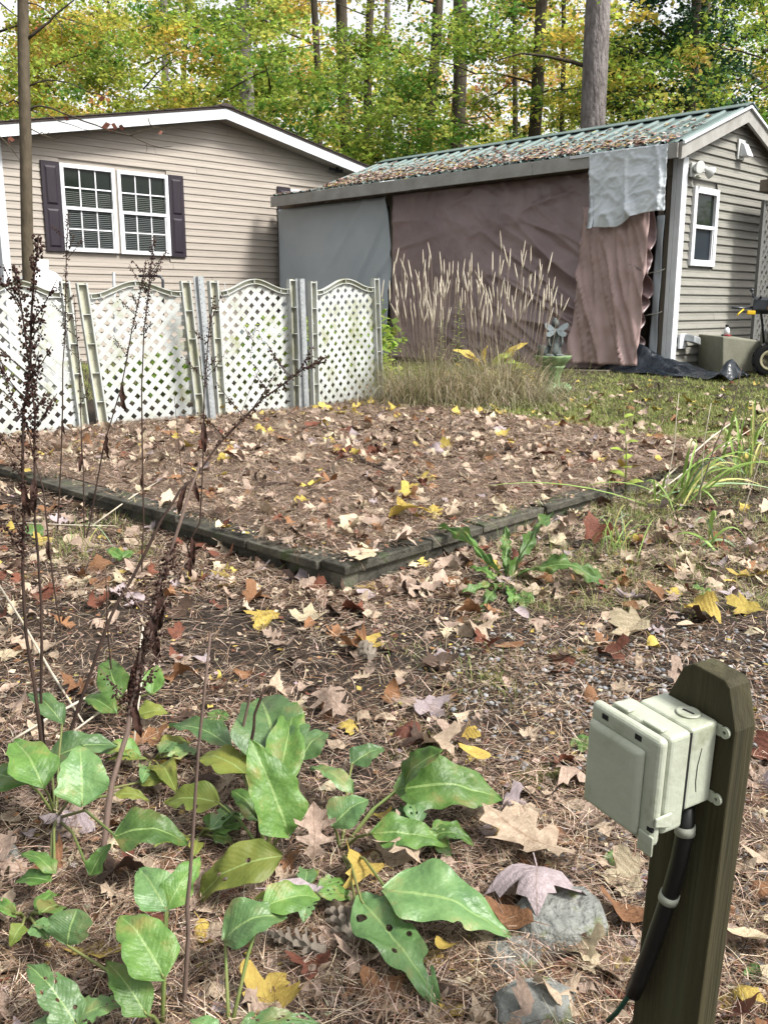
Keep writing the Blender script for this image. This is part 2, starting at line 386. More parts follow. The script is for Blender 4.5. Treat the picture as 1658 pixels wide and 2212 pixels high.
# ------------------------------------------------------------------ buildings
TH = R(44.7); U = Vector((math.cos(TH), math.sin(TH), 0)); VV = Vector((-math.sin(TH), math.cos(TH), 0))
def siding_wall(parent, m, prof_top, x0, x1, z0, exposure, y, axis='x', thick=.017, holes=()):
    """courses of lapped vinyl; prof_top(x) gives the height limit; holes: (x0,x1,z0,z1) left free"""
    k = 0
    zmax = max(prof_top(x0 + (x1 - x0) * i / 40) for i in range(41))
    while z0 + k * exposure < zmax - .02:
        a = z0 + k * exposure; b = a + exposure
        segs = [(x0, x1)]
        for (hx0, hx1, hz0, hz1) in holes:
            if b > hz0 + .01 and a < hz1 - .01:
                ns = []
                for s in segs:
                    if hx0 > s[0]: ns.append((s[0], min(hx0, s[1])))
                    if hx1 < s[1]: ns.append((max(hx1, s[0]), s[1]))
                segs = [s for s in ns if s[1] - s[0] > .01]
        cut = []
        for (p, q) in segs:
            if q - p > 2.4 and k % 2 == 0: c_ = p + (q - p) * (.3 + .4 * ((k * .37) % 1)); cut += [(p, c_ - .002), (c_ + .002, q)]
            else: cut.append((p, q))
        for (sx0, sx1) in cut:
            # trim the ends under the sloping roof
            def lim(zz):
                xs = [sx0 + (sx1 - sx0) * i / 200 for i in range(201)]; ok = [x for x in xs if prof_top(x) >= zz]
                return (min(ok), max(ok)) if ok else None
            l1 = lim(a + .02)
            if not l1 or l1[1] - l1[0] < .05: continue
            l2 = lim(b) or ((l1[0] + l1[1]) / 2 - .01, (l1[0] + l1[1]) / 2 + .01)
            # a double-four vinyl course: drip edge, slightly dished face, butt line
            h = b - a
            pro = [(0., a - .004), (-thick, a), (-thick * .95, a + .012), (-thick * .45, a + h * .55), (-thick * .5, a + h * .6), (-.004, b), (0., b)]
            mb = MB(); P = []
            for (xx, side) in ((0, 0), (1, 1)):
                for (yo, zz) in pro:
                    t = min(max((zz - a) / h, 0), 1); x = l1[side] * (1 - t) + l2[side] * t
                    mb.v.append((x, y + yo, zz) if axis == 'x' else (y + yo, x, zz))
            n = len(pro)
            mb.f = [(i, i + 1, n + i + 1, n + i) for i in range(n - 1)] + [tuple(range(n)), tuple(reversed(range(n, 2 * n)))]
            mb.build('siding_board', m, parent)
        k += 1
def window(parent, x0, x1, z0, z1, y, grid=(3, 2), blind=True, screen=True, fw=.055):
    w = empty('window'); w.parent = parent
    f = MB(); f.box(x0, x0 + fw, y - .045, y + .03, z0, z1).box(x1 - fw, x1, y - .045, y + .03, z0, z1)
    f.box(x0 + fw, x1 - fw, y - .045, y + .03, z0, z0 + fw).box(x0 + fw, x1 - fw, y - .045, y + .03, z1 - fw, z1)
    zm = (z0 + z1) / 2
    f.box(x0 + fw, x1 - fw, y - .04, y + .03, zm - .022, zm + .022)
    f.build('frame', 'white', w, bevel=.006)
    xi0, xi1 = x0 + fw, x1 - fw
    for (a, b, yy, mm) in ((zm + .022, z1 - fw, y - .006, 'glass'), (z0 + fw, zm - .022, y - .001, 'screen' if screen else 'glass')):
        MB().box(xi0, xi1, yy, yy + .006, a, b).build('pane', mm, w)
        g = MB()
        for i in range(1, grid[0]): x = xi0 + (xi1 - xi0) * i / grid[0]; g.box(x - .009, x + .009, yy - .012, yy - .002, a, b)
        for j in range(1, grid[1]): z = a + (b - a) * j / grid[1]; g.box(xi0, xi1, yy - .0135, yy - .0035, z - .009, z + .009)
        if g.v: g.build('glazing_bar', 'white', w)
    if screen:      # sash rail of the lower light
        for xa in (xi0, xi1 - .022): MB().box(xa, xa + .022, y - .03, y - .004, z0 + fw, zm - .022).build('sash', 'white', w)
    if blind:
        zz = z0 + fw + .01; bl = MB()
        while zz < z1 - fw - .30:
            bl.quadbox([(xi0 + .01, y - .0015, zz), (xi1 - .01, y - .0015, zz), (xi1 - .01, y + .004, zz + .004), (xi0 + .01, y + .004, zz + .004),
                        (xi0 + .01, y - .0025, zz + .006), (xi1 - .01, y - .0025, zz + .006), (xi1 - .01, y + .004, zz + .009), (xi0 + .01, y + .004, zz + .009)])
            zz += .026
        b = bl.build('blind', 'blind', w); b.location.y = -.008
    return w
def shutter(parent, x0, x1, z0, z1, y):
    s = MB(); s.box(x0, x1, y - .03, y - .002, z0, z1); o = s.build('shutter', 'shutter', parent, bevel=.004)
    zm = (z0 + z1) / 2
    for a, b in ((z0 + .06, zm - .03), (zm + .03, z1 - .06)):
        fr = MB(); m = .05
        # recessed field: four sloping sides and a raised panel
        fr.quadbox([(x0 + m, y - .032, a), (x1 - m, y - .032, a), (x1 - m, y - .032, b), (x0 + m, y - .032, b),
                    (x0 + m + .02, y - .045, a + .025), (x1 - m - .02, y - .045, a + .025), (x1 - m - .02, y - .045, b - .025), (x0 + m + .02, y - .045, b - .025)])
        fr.build('raised_panel', 'shutter', o)

def build_house():
    e = empty('house', (-3.248, 15.624, -.078), TH, 'beige vinyl-sided house with low gable, white fascia and plum shutters', 'house')
    e.scale = (1.065, 1.065, 1.065)
    xr, zr, sl = .64, 4.12, .192; xl, xR = -2.80, 4.10; dep = 7.
    top = lambda x: zr - .10 - sl * abs(x - xr)
    holes = [(-1.94, -.26, 1.955, 3.11), (-2.80 + 4.88, 3.2, 1.95, 3.11)]
    siding_wall(e, mat['siding'], top, xl + .08, xR - .08, .34, .1016, 0., holes=holes)
    core = MB(); core.prism([(xl, .25), (xR, .25), (xR, top(xR) - .02), (xr, top(xr) - .02), (xl, top(xl) - .02)], .012, dep)
    core.build('wall', 'siding', e)
    MB().box(xl - .03, xl + .08, -.03, .08, .3, top(xl)).build('corner_trim', 'whitevinyl', e, bevel=.006)
    MB().box(xR - .08, xR + .03, -.03, .08, .3, top(xR)).build('corner_trim', 'whitevinyl', e, bevel=.006)
    window(e, -1.945, -1.122, 1.955, 3.115, 0.); window(e, -1.086, -.254, 1.95, 3.108, 0.); window(e, 2.08, 2.90, 1.95, 3.11, 0.)
    MB().box(-1.122, -1.086, -.02, .02, 1.96, 3.11).build('mullion_strip', 'siding', e)
    shutter(e, -2.21, -1.95, 1.945, 3.125, -.014); shutter(e, -.25, .01, 1.938, 3.12, -.014); shutter(e, 1.806, 2.07, 1.94, 3.13, -.014); shutter(e, 2.91, 3.17, 1.94, 3.13, -.014)
    # roof: two slopes, each a deck with shingle layer; overhang .3 at the gable
    ov = .30; ext = .30
    for sgn, xe in ((-1, xl - ext), (1, xR + ext)):
        ze = zr - sl * abs(xe - xr)
        r = MB(); t = .03
        r.quadbox([(xr, -ov - .03, zr), (xe, -ov - .03, ze), (xe, dep + .3, ze), (xr, dep + .3, zr), (xr, -ov - .03, zr + t), (xe, -ov - .03, ze + t), (xe, dep + .3, ze + t), (xr, dep + .3, zr + t)])
        ro = r.build('roof', 'shingle', e)
        # shingle courses
        n = 18; L = abs(xe - xr)
        for i in range(n):
            a = L * i / n; b = L * (i + 1) / n + .02; xa = xr + sgn * a; xb = xr + sgn * b
            za = zr + t - sl * a; zb = zr + t - sl * b
            MB().quadbox([(xa, -ov - .045, za), (xb, -ov - .045, zb), (xb, dep + .3, zb), (xa, dep + .3, za), (xa, -ov - .045, za + .004), (xb, -ov - .045, zb + .016), (xb, dep + .3, zb + .016), (xa, dep + .3, za + .004)]).build('shingle_course', 'shingle', ro)
        # white rake fascia and the soffit behind it
        f = MB(); fh = .15
        f.quadbox([(xr, -ov - .018, zr - fh), (xe, -ov - .018, ze - fh), (xe, -ov + .004, ze - fh), (xr, -ov + .004, zr - fh), (xr, -ov - .018, zr - .004), (xe, -ov - .018, ze - .004), (xe, -ov + .004, ze - .004), (xr, -ov + .004, zr - .004)])
        f.build('fascia', 'whitevinyl', e)
        s = MB(); s.quadbox([(xr, -ov + .005, zr - fh + .02), (xe, -ov + .005, ze - fh + .02), (xe, -.001, ze - fh + .02), (xr, -.001, zr - fh + .02), (xr, -ov + .005, zr - fh + .03), (xe, -ov + .005, ze - fh + .03), (xe, -.001, ze - fh + .03), (xr, -.001, zr - fh + .03)])
        s.build('soffit', 'siding', e)
        g = MB(); g.box(min(xe, xe + sgn * .03), max(xe, xe + sgn * .03), -ov, dep + .3, ze - .16, ze - .002); g.build('eave_fascia', 'whitevinyl', e)
    c = MB(); c.quadbox([(xr - .16, -ov - .05, zr + .018), (xr + .16, -ov - .05, zr + .018), (xr + .16, dep + .3, zr + .018), (xr - .16, dep + .3, zr + .018), (xr - .05, -ov - .05, zr + .066), (xr + .05, -ov - .05, zr + .066), (xr + .05, dep + .3, zr + .066), (xr - .05, dep + .3, zr + .066)])
    c.build('ridge_cap', 'shingle', e)
    cm = MB(); cm.tube([(3.02, -.16, 3.52), (3.02, -.10, 3.47), (3.1, -.2, 3.47)], .03, 8).tube([(2.88, -.12, 3.5), (3.0, -.14, 3.48)], .025, 8)
    cm.build('eave_camera', 'dark', e)
build_house()

def fold_sheet(name, m, parent, P, nu, nv, disp, thick=.0):
    """draped sheet: P(u,v)->local point, disp(u,v) -> outward offset vector"""
    mb = MB()
    for j in range(nv + 1):
        for i in range(nu + 1):
            u, v = i / nu, j / nv; mb.v.append(tuple(Vector(P(u, v)) + Vector(disp(u, v))))
    w = nu + 1
    mb.f = [(j * w + i, j * w + i + 1, (j + 1) * w + i + 1, (j + 1) * w + i) for j in range(nv) for i in range(nu)]
    o = mb.build(name, m, parent, smooth=True)
    s = o.modifiers.new('solid', 'SOLIDIFY'); s.thickness = .003
    return o

from mathutils import noise as _nz
def fn(x, y, k=0.): return _nz.noise(Vector((x, y, k)))
def ridge(x, y, k=0., p=2.): return max(0., 1 - abs(fn(x, y, k)) * 3.2) ** p
GK = Vector((3.479, 11.43, 0))
def build_garage():
    e = empty('garage', GK, TH, 'small beige-sided garage with green ribbed metal roof and white trim', 'garage')
    xm, zr, sl = 1.31, 3.63, .37; xw = 2.62; ln = 7.5; main = 6.25; ext = .31
    zt = zr - sl * xm - .12
    top = lambda x: zr - .06 - sl * abs(x - xm)
    siding_wall(e, mat['siding_g'], lambda x: top(x) - .02, .10, xw - .05, .42, .1016 * 1.02, 0., holes=[(.265, .90, 1.69, 2.61)], thick=.028)
    MB().prism([(.02, .3), (xw, .3), (xw, top(xw)), (xm, top(xm)), (.02, top(.02))], .014, .1).build('wall', 'siding_g', e)
    MB().box(xw - .1, xw, .1, ln, .3, top(xw)).build('wall', 'siding_g', e)
    MB().box(.1, xw - .1, ln - .1, ln, .3, 2.9).build('wall', 'siding_g', e)
    MB().box(.6, xw - .1, .1, ln - .1, .30, .36).build('floor', 'concrete', e)
    MB().box(.5, .56, .1, ln - .1, .3, 2.9).build('inner_wall', 'oldwood', e)
    MB().box(-.02, .105, -.03, .05, .56, 2.92).build('corner_trim', 'whitevinyl', e, bevel=.006)
    MB().box(-.024, .0, .052, .1, .56, 2.9).build('corner_trim', 'whitevinyl', e, bevel=.004)
    # bare corner studs beside the tarp
    for (a, b) in ((.11, .19), (.215, .29)): MB().box(.03, .1, a, b, .44, 2.9).build('stud', 'oldwood', e, bevel=.004)
    MB().box(.0, .08, 4.72, 4.82, .4, 2.9).build('stud', 'oldwood', e); MB().box(.0, .08, 7.42, 7.5, .4, 2.9).build('stud', 'oldwood', e)
    MB().box(-.02, .1, .3, ln, .40, .52).build('sill_beam', 'oldwood', e, bevel=.01)
    window(e, .265, .895, 1.69, 2.61, -.012, grid=(1, 1), blind=False, fw=.075)
    # metal roof sheets with ribs: near slope in sheets of 0.9 m, the far slope in one run
    xe = -ext; ze = zr - sl * (xm - xe); L = math.hypot(xm - xe, zr - ze); dx = (xm - xe); rib = .2286
    y = -.17; k = 0
    for sgn in (-1, 1):
        y = -.17
        while y < main - .02:
            y1 = min(y + .914, main); mb = MB(); pts = []
            yy = y
            while yy < y1 - .01:
                b = min(yy + rib, y1); q = yy
                for (o, h) in ((0, 0), (.02, .024), (.045, .024), (.065, 0), (rib * .45, 0), (rib * .47, .006), (rib * .53, .006), (rib * .55, 0)):
                    if q + o < y1: pts.append((q + o, h))
                yy = b
            pts.append((y1 - .001, 0))
            n = len(pts)
            for (xx, zz) in ((xm, zr), (xm + sgn * dx, ze)):
                for (py_, h) in pts: mb.v.append((xx, py_, zz + h))
            for (xx, zz) in ((xm, zr), (xm + sgn * dx, ze)):
                for (py_, h) in pts: mb.v.append((xx, py_, zz + h - .003))
            for i in range(n - 1):
                mb.f += [(i, i + 1, n + i + 1, n + i), (2*n + i, 3*n + i, 3*n + i + 1, 2*n + i + 1), (n + i, n + i + 1, 3*n + i + 1, 3*n + i)]
            mb.f += [(0, n, 3*n, 2*n), (n-1, 3*n-1, 4*n-1, 2*n-1)]
            mb.build('roof_sheet', 'metalroof', e); y = y1
    c = MB(); hw = .17
    for sgn in (-1, 1):
        c.quadbox([(xm, -.19, zr + .03), (xm + sgn * hw, -.19, zr + .03 - sl * hw), (xm + sgn * hw, main + .02, zr + .03 - sl * hw), (xm, main + .02, zr + .03), (xm, -.19, zr + .04), (xm + sgn * hw, -.19, zr + .04 - sl * hw), (xm + sgn * hw, main + .02, zr + .04 - sl * hw), (xm, main + .02, zr + .04)])
    c.build('ridge_cap', 'metalroof', e)
    # rake boards
    for sgn in (-1, 1):
        xe2 = xm + sgn * dx; f = MB(); fh = .19
        f.quadbox([(xm, -.155, zr - fh), (xe2, -.155, ze - fh), (xe2, -.12, ze - fh), (xm, -.12, zr - fh), (xm, -.155, zr - .006), (xe2, -.155, ze - .006), (xe2, -.12, ze - .006), (xm, -.12, zr - .006)])
        f.build('rake_board', 'weatherwood', e)
        t = MB(); t.quadbox([(xm, -.185, zr - .028), (xe2, -.185, ze - .028), (xe2, -.156, ze - .028), (xm, -.156, zr - .028), (xm, -.185, zr + .004), (xe2, -.185, ze + .004), (xe2, -.156, ze + .004), (xm, -.156, zr + .004)])
        t.build('rake_flashing', 'whitevinyl', e)
        s = MB(); s.quadbox([(xm, -.119, zr - .09), (xe2, -.119, ze - .09), (xe2, .013, ze - .09), (xm, .013, zr - .09), (xm, -.119, zr - .08), (xe2, -.119, ze - .08), (xe2, .013, ze - .08), (xm, .013, zr - .08)])
        s.build('soffit', 'oldwood', e)
    # eave fascia in board lengths, soffit, flat lean-to roof at the far end
    ys = [-.118, 1.9, 4.1, 6.25, 7.33]
    for a, b in zip(ys[:-1], ys[1:]):
        MB().box(xe - .03, xe + .004, a + .002, b - .002, ze - .175 - .004 * (a > 4), ze - .012).build('eave_fascia', 'weatherwood', e, bevel=.004)
    MB().box(xe + .006, .0, -.118, 7.32, ze - .10, ze - .085).build('soffit', 'oldwood', e)
    MB().box(.0, .1, .05, ln, 2.72, ze - .08).build('header_beam', 'oldwood', e)
    r = MB(); yy = main + .005
    pts = []
    while yy < 7.3:
        for (o, h) in ((0, 0), (.02, .02), (.05, .02), (.07, 0)): pts.append((yy + o, h))
        yy += rib
    n = len(pts)
    for (xx, zz) in ((xe - .04, ze + .0), (xw, ze - .12)):
        for (p_, h) in pts: r.v.append((xx, p_, zz + h))
    for (xx, zz) in ((xe - .04, ze - .004), (xw, ze - .124)):
        for (p_, h) in pts: r.v.append((xx, p_, zz + h))
    for i in range(n - 1): r.f += [(i, i+1, n+i+1, n+i), (2*n+i, 3*n+i, 3*n+i+1, 2*n+i+1), (i, 2*n+i, 2*n+i+1, i+1)]
    r.build('lean_to_roof', 'metalroof', e)
    # white edge flashing over the eave near the corner
    MB().box(xe - .05, xe - .032, .12, 1.32, ze - .045, ze - .008).build('eave_flashing', 'whitevinyl', e)
    # wall vent hood
    v = empty('vent_hood'); v.parent = e
    MB().box(1.31, 1.50, -.05, -.028, 3.02, 3.26).build('vent_plate', 'lamp', v, bevel=.004)
    MB().quadbox([(1.34, -.17, 3.05), (1.50, -.17, 3.05), (1.50, -.05, 3.05), (1.34, -.05, 3.05), (1.36, -.10, 3.2), (1.48, -.10, 3.2), (1.48, -.05, 3.23), (1.36, -.05, 3.23)]).build('vent_cover', 'whitevinyl', v, bevel=.012)
    return e, ze
garage, GZE = build_garage()

def garage_things():
    mtx = Matrix.Translation(GK) @ Matrix.Rotation(TH, 4, 'Z')
    # brown tarp over the open side: grid in (y,z) with diagonal folds pulled towards the near lower corner
    e = tag(fold_sheet('brown_tarp', 'tarp', None, lambda u, v: (-.03 - .25 * max(0, .12 - v) * 1.2, 4.72 - 4.46 * u + .03 * math.sin(v * 9) * (u > .95), 2.86 - (2.86 - (.44 - .04 * u)) * (1 - v)),
        220, 140, lambda u, v: (-(.005 * ridge(u * 17 + v * 6, v * 11 - u * 3, 9.3, 1.3) + .003 * ridge(u * 31, v * 19 + u * 9, 4.2, 1.2) + .17 * ridge((u * 1.6 + v * 1.5) * 2.6, (u - v * 1.1) * 1.1, 3.1, 2) * sst(.3, .9, u) * sst(.95, .4, v)
            + .09 * ridge((u * 1.9 + v * 1.7) * 4.6, (u - v) * 1.4, 7.7, 2) * sst(.1, .7, u) * sst(1., .3, v)
            + .03 * fn(u * 22 + fn(u * 4, v * 4) * 2, v * 3, 1.) * sst(.55, 1, v) + .02 * ridge(u * 3, v * 6 + u, 5.) + .035 * fn(u * 5, v * 4, 2.)
            + .05 * math.sin(u * 3.1) * math.sin(v * 3.1)) + .0, 0, 0)),
        'brown plastic tarp hung across the open side of the garage', 'tarp')
    e.matrix_world = mtx
    s = fold_sheet('tarp_flap', 'pinktarp', e, lambda u, v: (-.20 - .10 * (1 - v), 1.18 - .93 * u + .06 * (1 - v) * (1 - u), .50 + (2.42 - .50) * v),
        40, 60, lambda u, v: (-(.09 * ridge((u * .8 + v * .55) * 4., u - v * .6, 1.5) * (1.15 - v) + .05 * ridge((u + v * .6) * 7, (u - v) * 1.2, 4.4) + .02 * fn(u * 7, v * 9, 3.)), 0, 0))
    g = tag(fold_sheet('grey_tarp', 'greytarp', None, lambda u, v: (-.05, 7.5 - 2.72 * u, .45 + (2.84 - .45) * v), 70, 50,
        lambda u, v: (-(.05 * ridge((u * 1.3 - v * .75) * 5, (u + v) * .7, 2.2) * sst(.25, .9, u) + .03 * fn(u * 4, v * 3, 8.) + .05 * sst(.93, 1, u) * math.sin(v * 8)), 0, 0)),
        'smooth grey tarp closing the far half of the garage side', 'tarp'); g.matrix_world = mtx
    def wp(u, v):
        yb = 1.02 - 1.04 * u
        zb = 2.14 + .02 * u + .12 * sst(.35, .75, u)
        return (-.38 + .02 * (1 - v), yb - (.1 if u < .01 else 0) * (1 - v), zb + (GZE - .02 - zb) * v)
    w = tag(fold_sheet('white_tarp', 'whitetarp', None, wp, 70, 70, lambda u, v: (-(.004 * ridge(u * 21, v * 17, 8., 1.2) + .05 * ridge(u * 3.2 + .3 * v, v * .9, 6.1) * (1.15 - .6 * v) + .016 * ridge(u * 5 - v * 1.2, v * 4 + u, 2., 1.5) + .006 * ridge(u * 11, v * 9, 5., 1.2) + .05 * fn(u * 2, v * 2, 9.) + .07 * math.exp(-((u - .55) / .06) ** 2 - ((v - .12) / .12) ** 2)), 0, .03 * fn(u * 4, 0, 3) * (1 - v))),
        'wrinkled white tarp scrap hanging from the garage eave corner', 'tarp'); w.matrix_world = mtx
    # clear plastic strip with ties beside the corner
    c = tag(fold_sheet('plastic_strip', 'greytarp', None, lambda u, v: (-.02 - .02 * u, .27 - .11 * u, .52 + 1.75 * v), 6, 30, lambda u, v: (-.01 * math.sin(v * 14 + u * 3), 0, 0)),
        'narrow grey plastic strip tied to studs beside the garage corner', 'plastic strip'); c.matrix_world = mtx
    # the two ties
    for z, lab in ((1.62, 'upper'), (1.12, 'lower')):
        t = MB(); t.tube([(-.055, .36, z - .03), (-.06, .27, z - .01), (-.05, .17, z), (-.03, .12, z + .03)], .006, 6)
        o = tag(t.build('tie_cord', 'clamp', None, True), f'{lab} pale tie holding the plastic strip to the stud', 'tie', 'ties on the plastic strip'); o.matrix_world = mtx
    # twin floodlight
    f = empty('floodlight', label='twin-headed white floodlight under the garage rake', cat='floodlight'); f.matrix_world = mtx
    MB().box(.13, .25, -.062, -.03, 2.70, 2.86).build('back_plate', 'lamp', f, bevel=.008)
    def head(c, d, col):
        h = bpy.data.objects.new('lamp_head', None); COL.objects.link(h); h.parent = f
        h.matrix_local = Matrix.Translation(c) @ Vector(d).to_track_quat('Z', 'Y').to_matrix().to_4x4()
        MB().lathe([(.02, -.13), (.03, -.10), (.038, -.06), (.055, -.03), (.068, 0), (.072, .02), (.066, .02)], 20).build('shade', 'lamp', h, True)
        MB().lathe([(.0, .016), (.064, .012), (.064, .017)], 20).build('lens', 'lens', h, True)
    head((.17, -.13, 2.80), (-.25, -1, -.15), 0); head((.40, -.16, 2.76), (.75, -.55, -.5), 0)
    MB().tube([(.19, -.06, 2.78), (.19, -.10, 2.78)], .02, 8).tube([(.21, -.06, 2.76), (.28, -.09, 2.77), (.34, -.12, 2.77)], .018, 8).build('arm', 'lamp', f, True)
    MB().ball((.22, -.10, 2.70), .035, 10, 6, (1, 1, .6)).build('sensor', 'clamp', f, True)
    # grey lattice screen standing off the wall and the beam end above
    l = empty('lattice_screen', label='tall grey wooden lattice screen at the right end of the garage wall', cat='lattice'); l.matrix_world = mtx
    X0, X1, Y0 = 1.56, 2.9, -.32
    MB().box(X0 - .03, X0 + .03, Y0 - .02, Y0 + .02, .40, 2.52).build('stile', 'greylattice', l)
    MB().bar((X0 + .03, Y0, 2.49), (X1, Y0, 2.62), .05, .04).build('rail', 'greylattice', l)
    lattice(l, 'greylattice', X0, X1, .40, lambda x: 2.52, Y0, .125, .042, .008)
    b = MB(); b.quadbox([(1.42, -.50, 2.64), (1.42, -.42, 2.64), (3.2, -.42, 2.64), (3.2, -.5, 2.64), (1.36, -.50, 2.78), (1.36, -.42, 2.78), (3.2, -.42, 2.78), (3.2, -.5, 2.78)])
    b.quadbox([(1.44, -.42, 2.62), (1.44, -.30, 2.62), (3.2, -.30, 2.62), (3.2, -.42, 2.62), (1.44, -.419, 2.76), (1.44, -.30, 2.76), (3.2, -.30, 2.76), (3.2, -.419, 2.76)])
    o = tag(b.build('pergola_beam', 'oldwood', None, bevel=.006), 'dark weathered pergola beam end jutting above the grey lattice', 'beam'); o.matrix_world = mtx
    # concrete block
    cb = tag(MB().quadbox([(.20, -.60, .36), (.74, -.82, .36), (1.22, -.26, .36), (.62, -.06, .36), (.17, -.58, .86), (.72, -.80, .80), (1.22, -.24, .83), (.62, -.04, .87)]).build('concrete_block', 'concrete', None, bevel=.018),
        'mossy square concrete block standing against the garage gable wall', 'block'); cb.matrix_world = mtx
    j = empty('spray_bottle', label='white bottle with black cap standing on the concrete block', cat='bottle'); j.matrix_world = mtx @ Matrix.Translation((.68, -.38, .845))
    MB().lathe([(.036, .02), (.036, .07), (.03, .095), (.016, .105), (.016, .115)], 16).build('body', 'white', j, True); MB().lathe([(.018, .115), (.02, .14), (.012, .146)], 12).build('cap', 'dark', j, True); 
    MB().box(-.05, .03, -.05, .03, 0, .02).build('base', 'red', j, bevel=.006)
    k = MB(); k.tube([(.44, -.45, .866), (.50, -.41, .866), (.56, -.40, .864)], .012, 6)
    o = tag(k.build('clamp_tool', 'dark', None, True), 'small dark tool lying on the concrete block', 'tool'); o.matrix_world = mtx
    # outlet hood on the wall
    h = empty('wall_outlet', label='white wall outlet with grey flip cover beside the corner trim', cat='outlet'); h.matrix_world = mtx
    MB().box(.13, .30, -.06, -.028, .70, .88).build('plate', 'white', h, bevel=.006)
    MB().quadbox([(.22, -.20, .78), (.40, -.20, .74), (.40, -.06, .76), (.22, -.06, .80), (.24, -.19, .86), (.40, -.19, .83), (.40, -.06, .86), (.24, -.06, .88)]).build('cover', 'galv', h, bevel=.01)
    # black plastic sheet heaped at the corner
    def heap(u, v):
        y = .80 - 1.85 * u; x = -.42 + .62 * v - .12 * u
        h = .40 * math.exp(-((u - .22) / .16) ** 2 - ((v - .5) / .22) ** 2) + .14 * math.exp(-((u - .5) / .2) ** 2 - ((v - .55) / .25) ** 2) + .26 * math.exp(-((u - .93) / .05) ** 2 - ((v - .35) / .35) ** 2)
        h += .05 * abs(math.sin(u * 19 + 3 * math.sin(v * 5))) * math.sin(math.pi * v) + .03 * abs(math.sin(v * 17 + u * 11)) * math.sin(math.pi * u)
        wx = GK.x + U.x * x + VV.x * y; wy = GK.y + U.y * x + VV.y * y
        return (x, y, zg(wx, wy) + .012 + h * .72)
    b = tag(fold_sheet('black_plastic_sheet', 'blackplastic', None, heap, 60, 36, lambda u, v: (0, 0, 0)), 'crumpled shiny black plastic sheet heaped at the garage corner', 'plastic sheet'); b.matrix_world = mtx
    # ground plank before the tarp
    p = MB(); p.bar((-.55, 2.15, .36), (-.42, .55, .41), .16, .06); o = tag(p.build('ground_plank', 'oldwood', None, bevel=.008), 'weathered plank lying on the grass before the brown tarp', 'plank'); o.matrix_world = mtx
def lattice(parent, m, x0, x1, z0, topf, y, pitch, wd, th, name='slat', toPoint=None):
    """diagonal slats in two layers; topf(x) upper limit; each slat its own mesh"""
    w = x1 - x0; zmax = max(topf(x0 + w * i / 20) for i in range(21)); T = toPoint or (lambda x, yy, z: (x, yy, z))
    for lay, sg in ((0, 1), (1, -1)):
        c = -(zmax - z0) if sg == 1 else 0.
        c = (x0 - (zmax - z0)) if sg == 1 else x0
        end = x1 if sg == 1 else x1 + (zmax - z0)
        c += pitch * .37
        while c < end:
            # slat passes (c, z0) with direction (sg,1): x = c + sg*(z-z0)
            zz = [z0 + (zmax - z0) * i / 90 for i in range(91)]
            ins = [z for z in zz if x0 <= c + sg * (z - z0) <= x1 and z <= topf(c + sg * (z - z0))]
            if len(ins) > 3:
                za, zb = ins[0], ins[-1]; yy = y + (lay - .5) * th * 1.05
                a = Vector((c + sg * (za - z0), yy, za)); b = Vector((c + sg * (zb - z0), yy, zb)); o = Vector((1, 0, 0)) * (wd / math.sqrt(2)) 
                d = th / 2
                P = [a - o, a + o, b + o, b - o]
                pp = [T(q.x, q.y - d, q.z) for q in P] + [T(q.x, q.y + d, q.z) for q in P]
                MB().quadbox(pp).build(name, m, parent)
            c += pitch
garage_things()

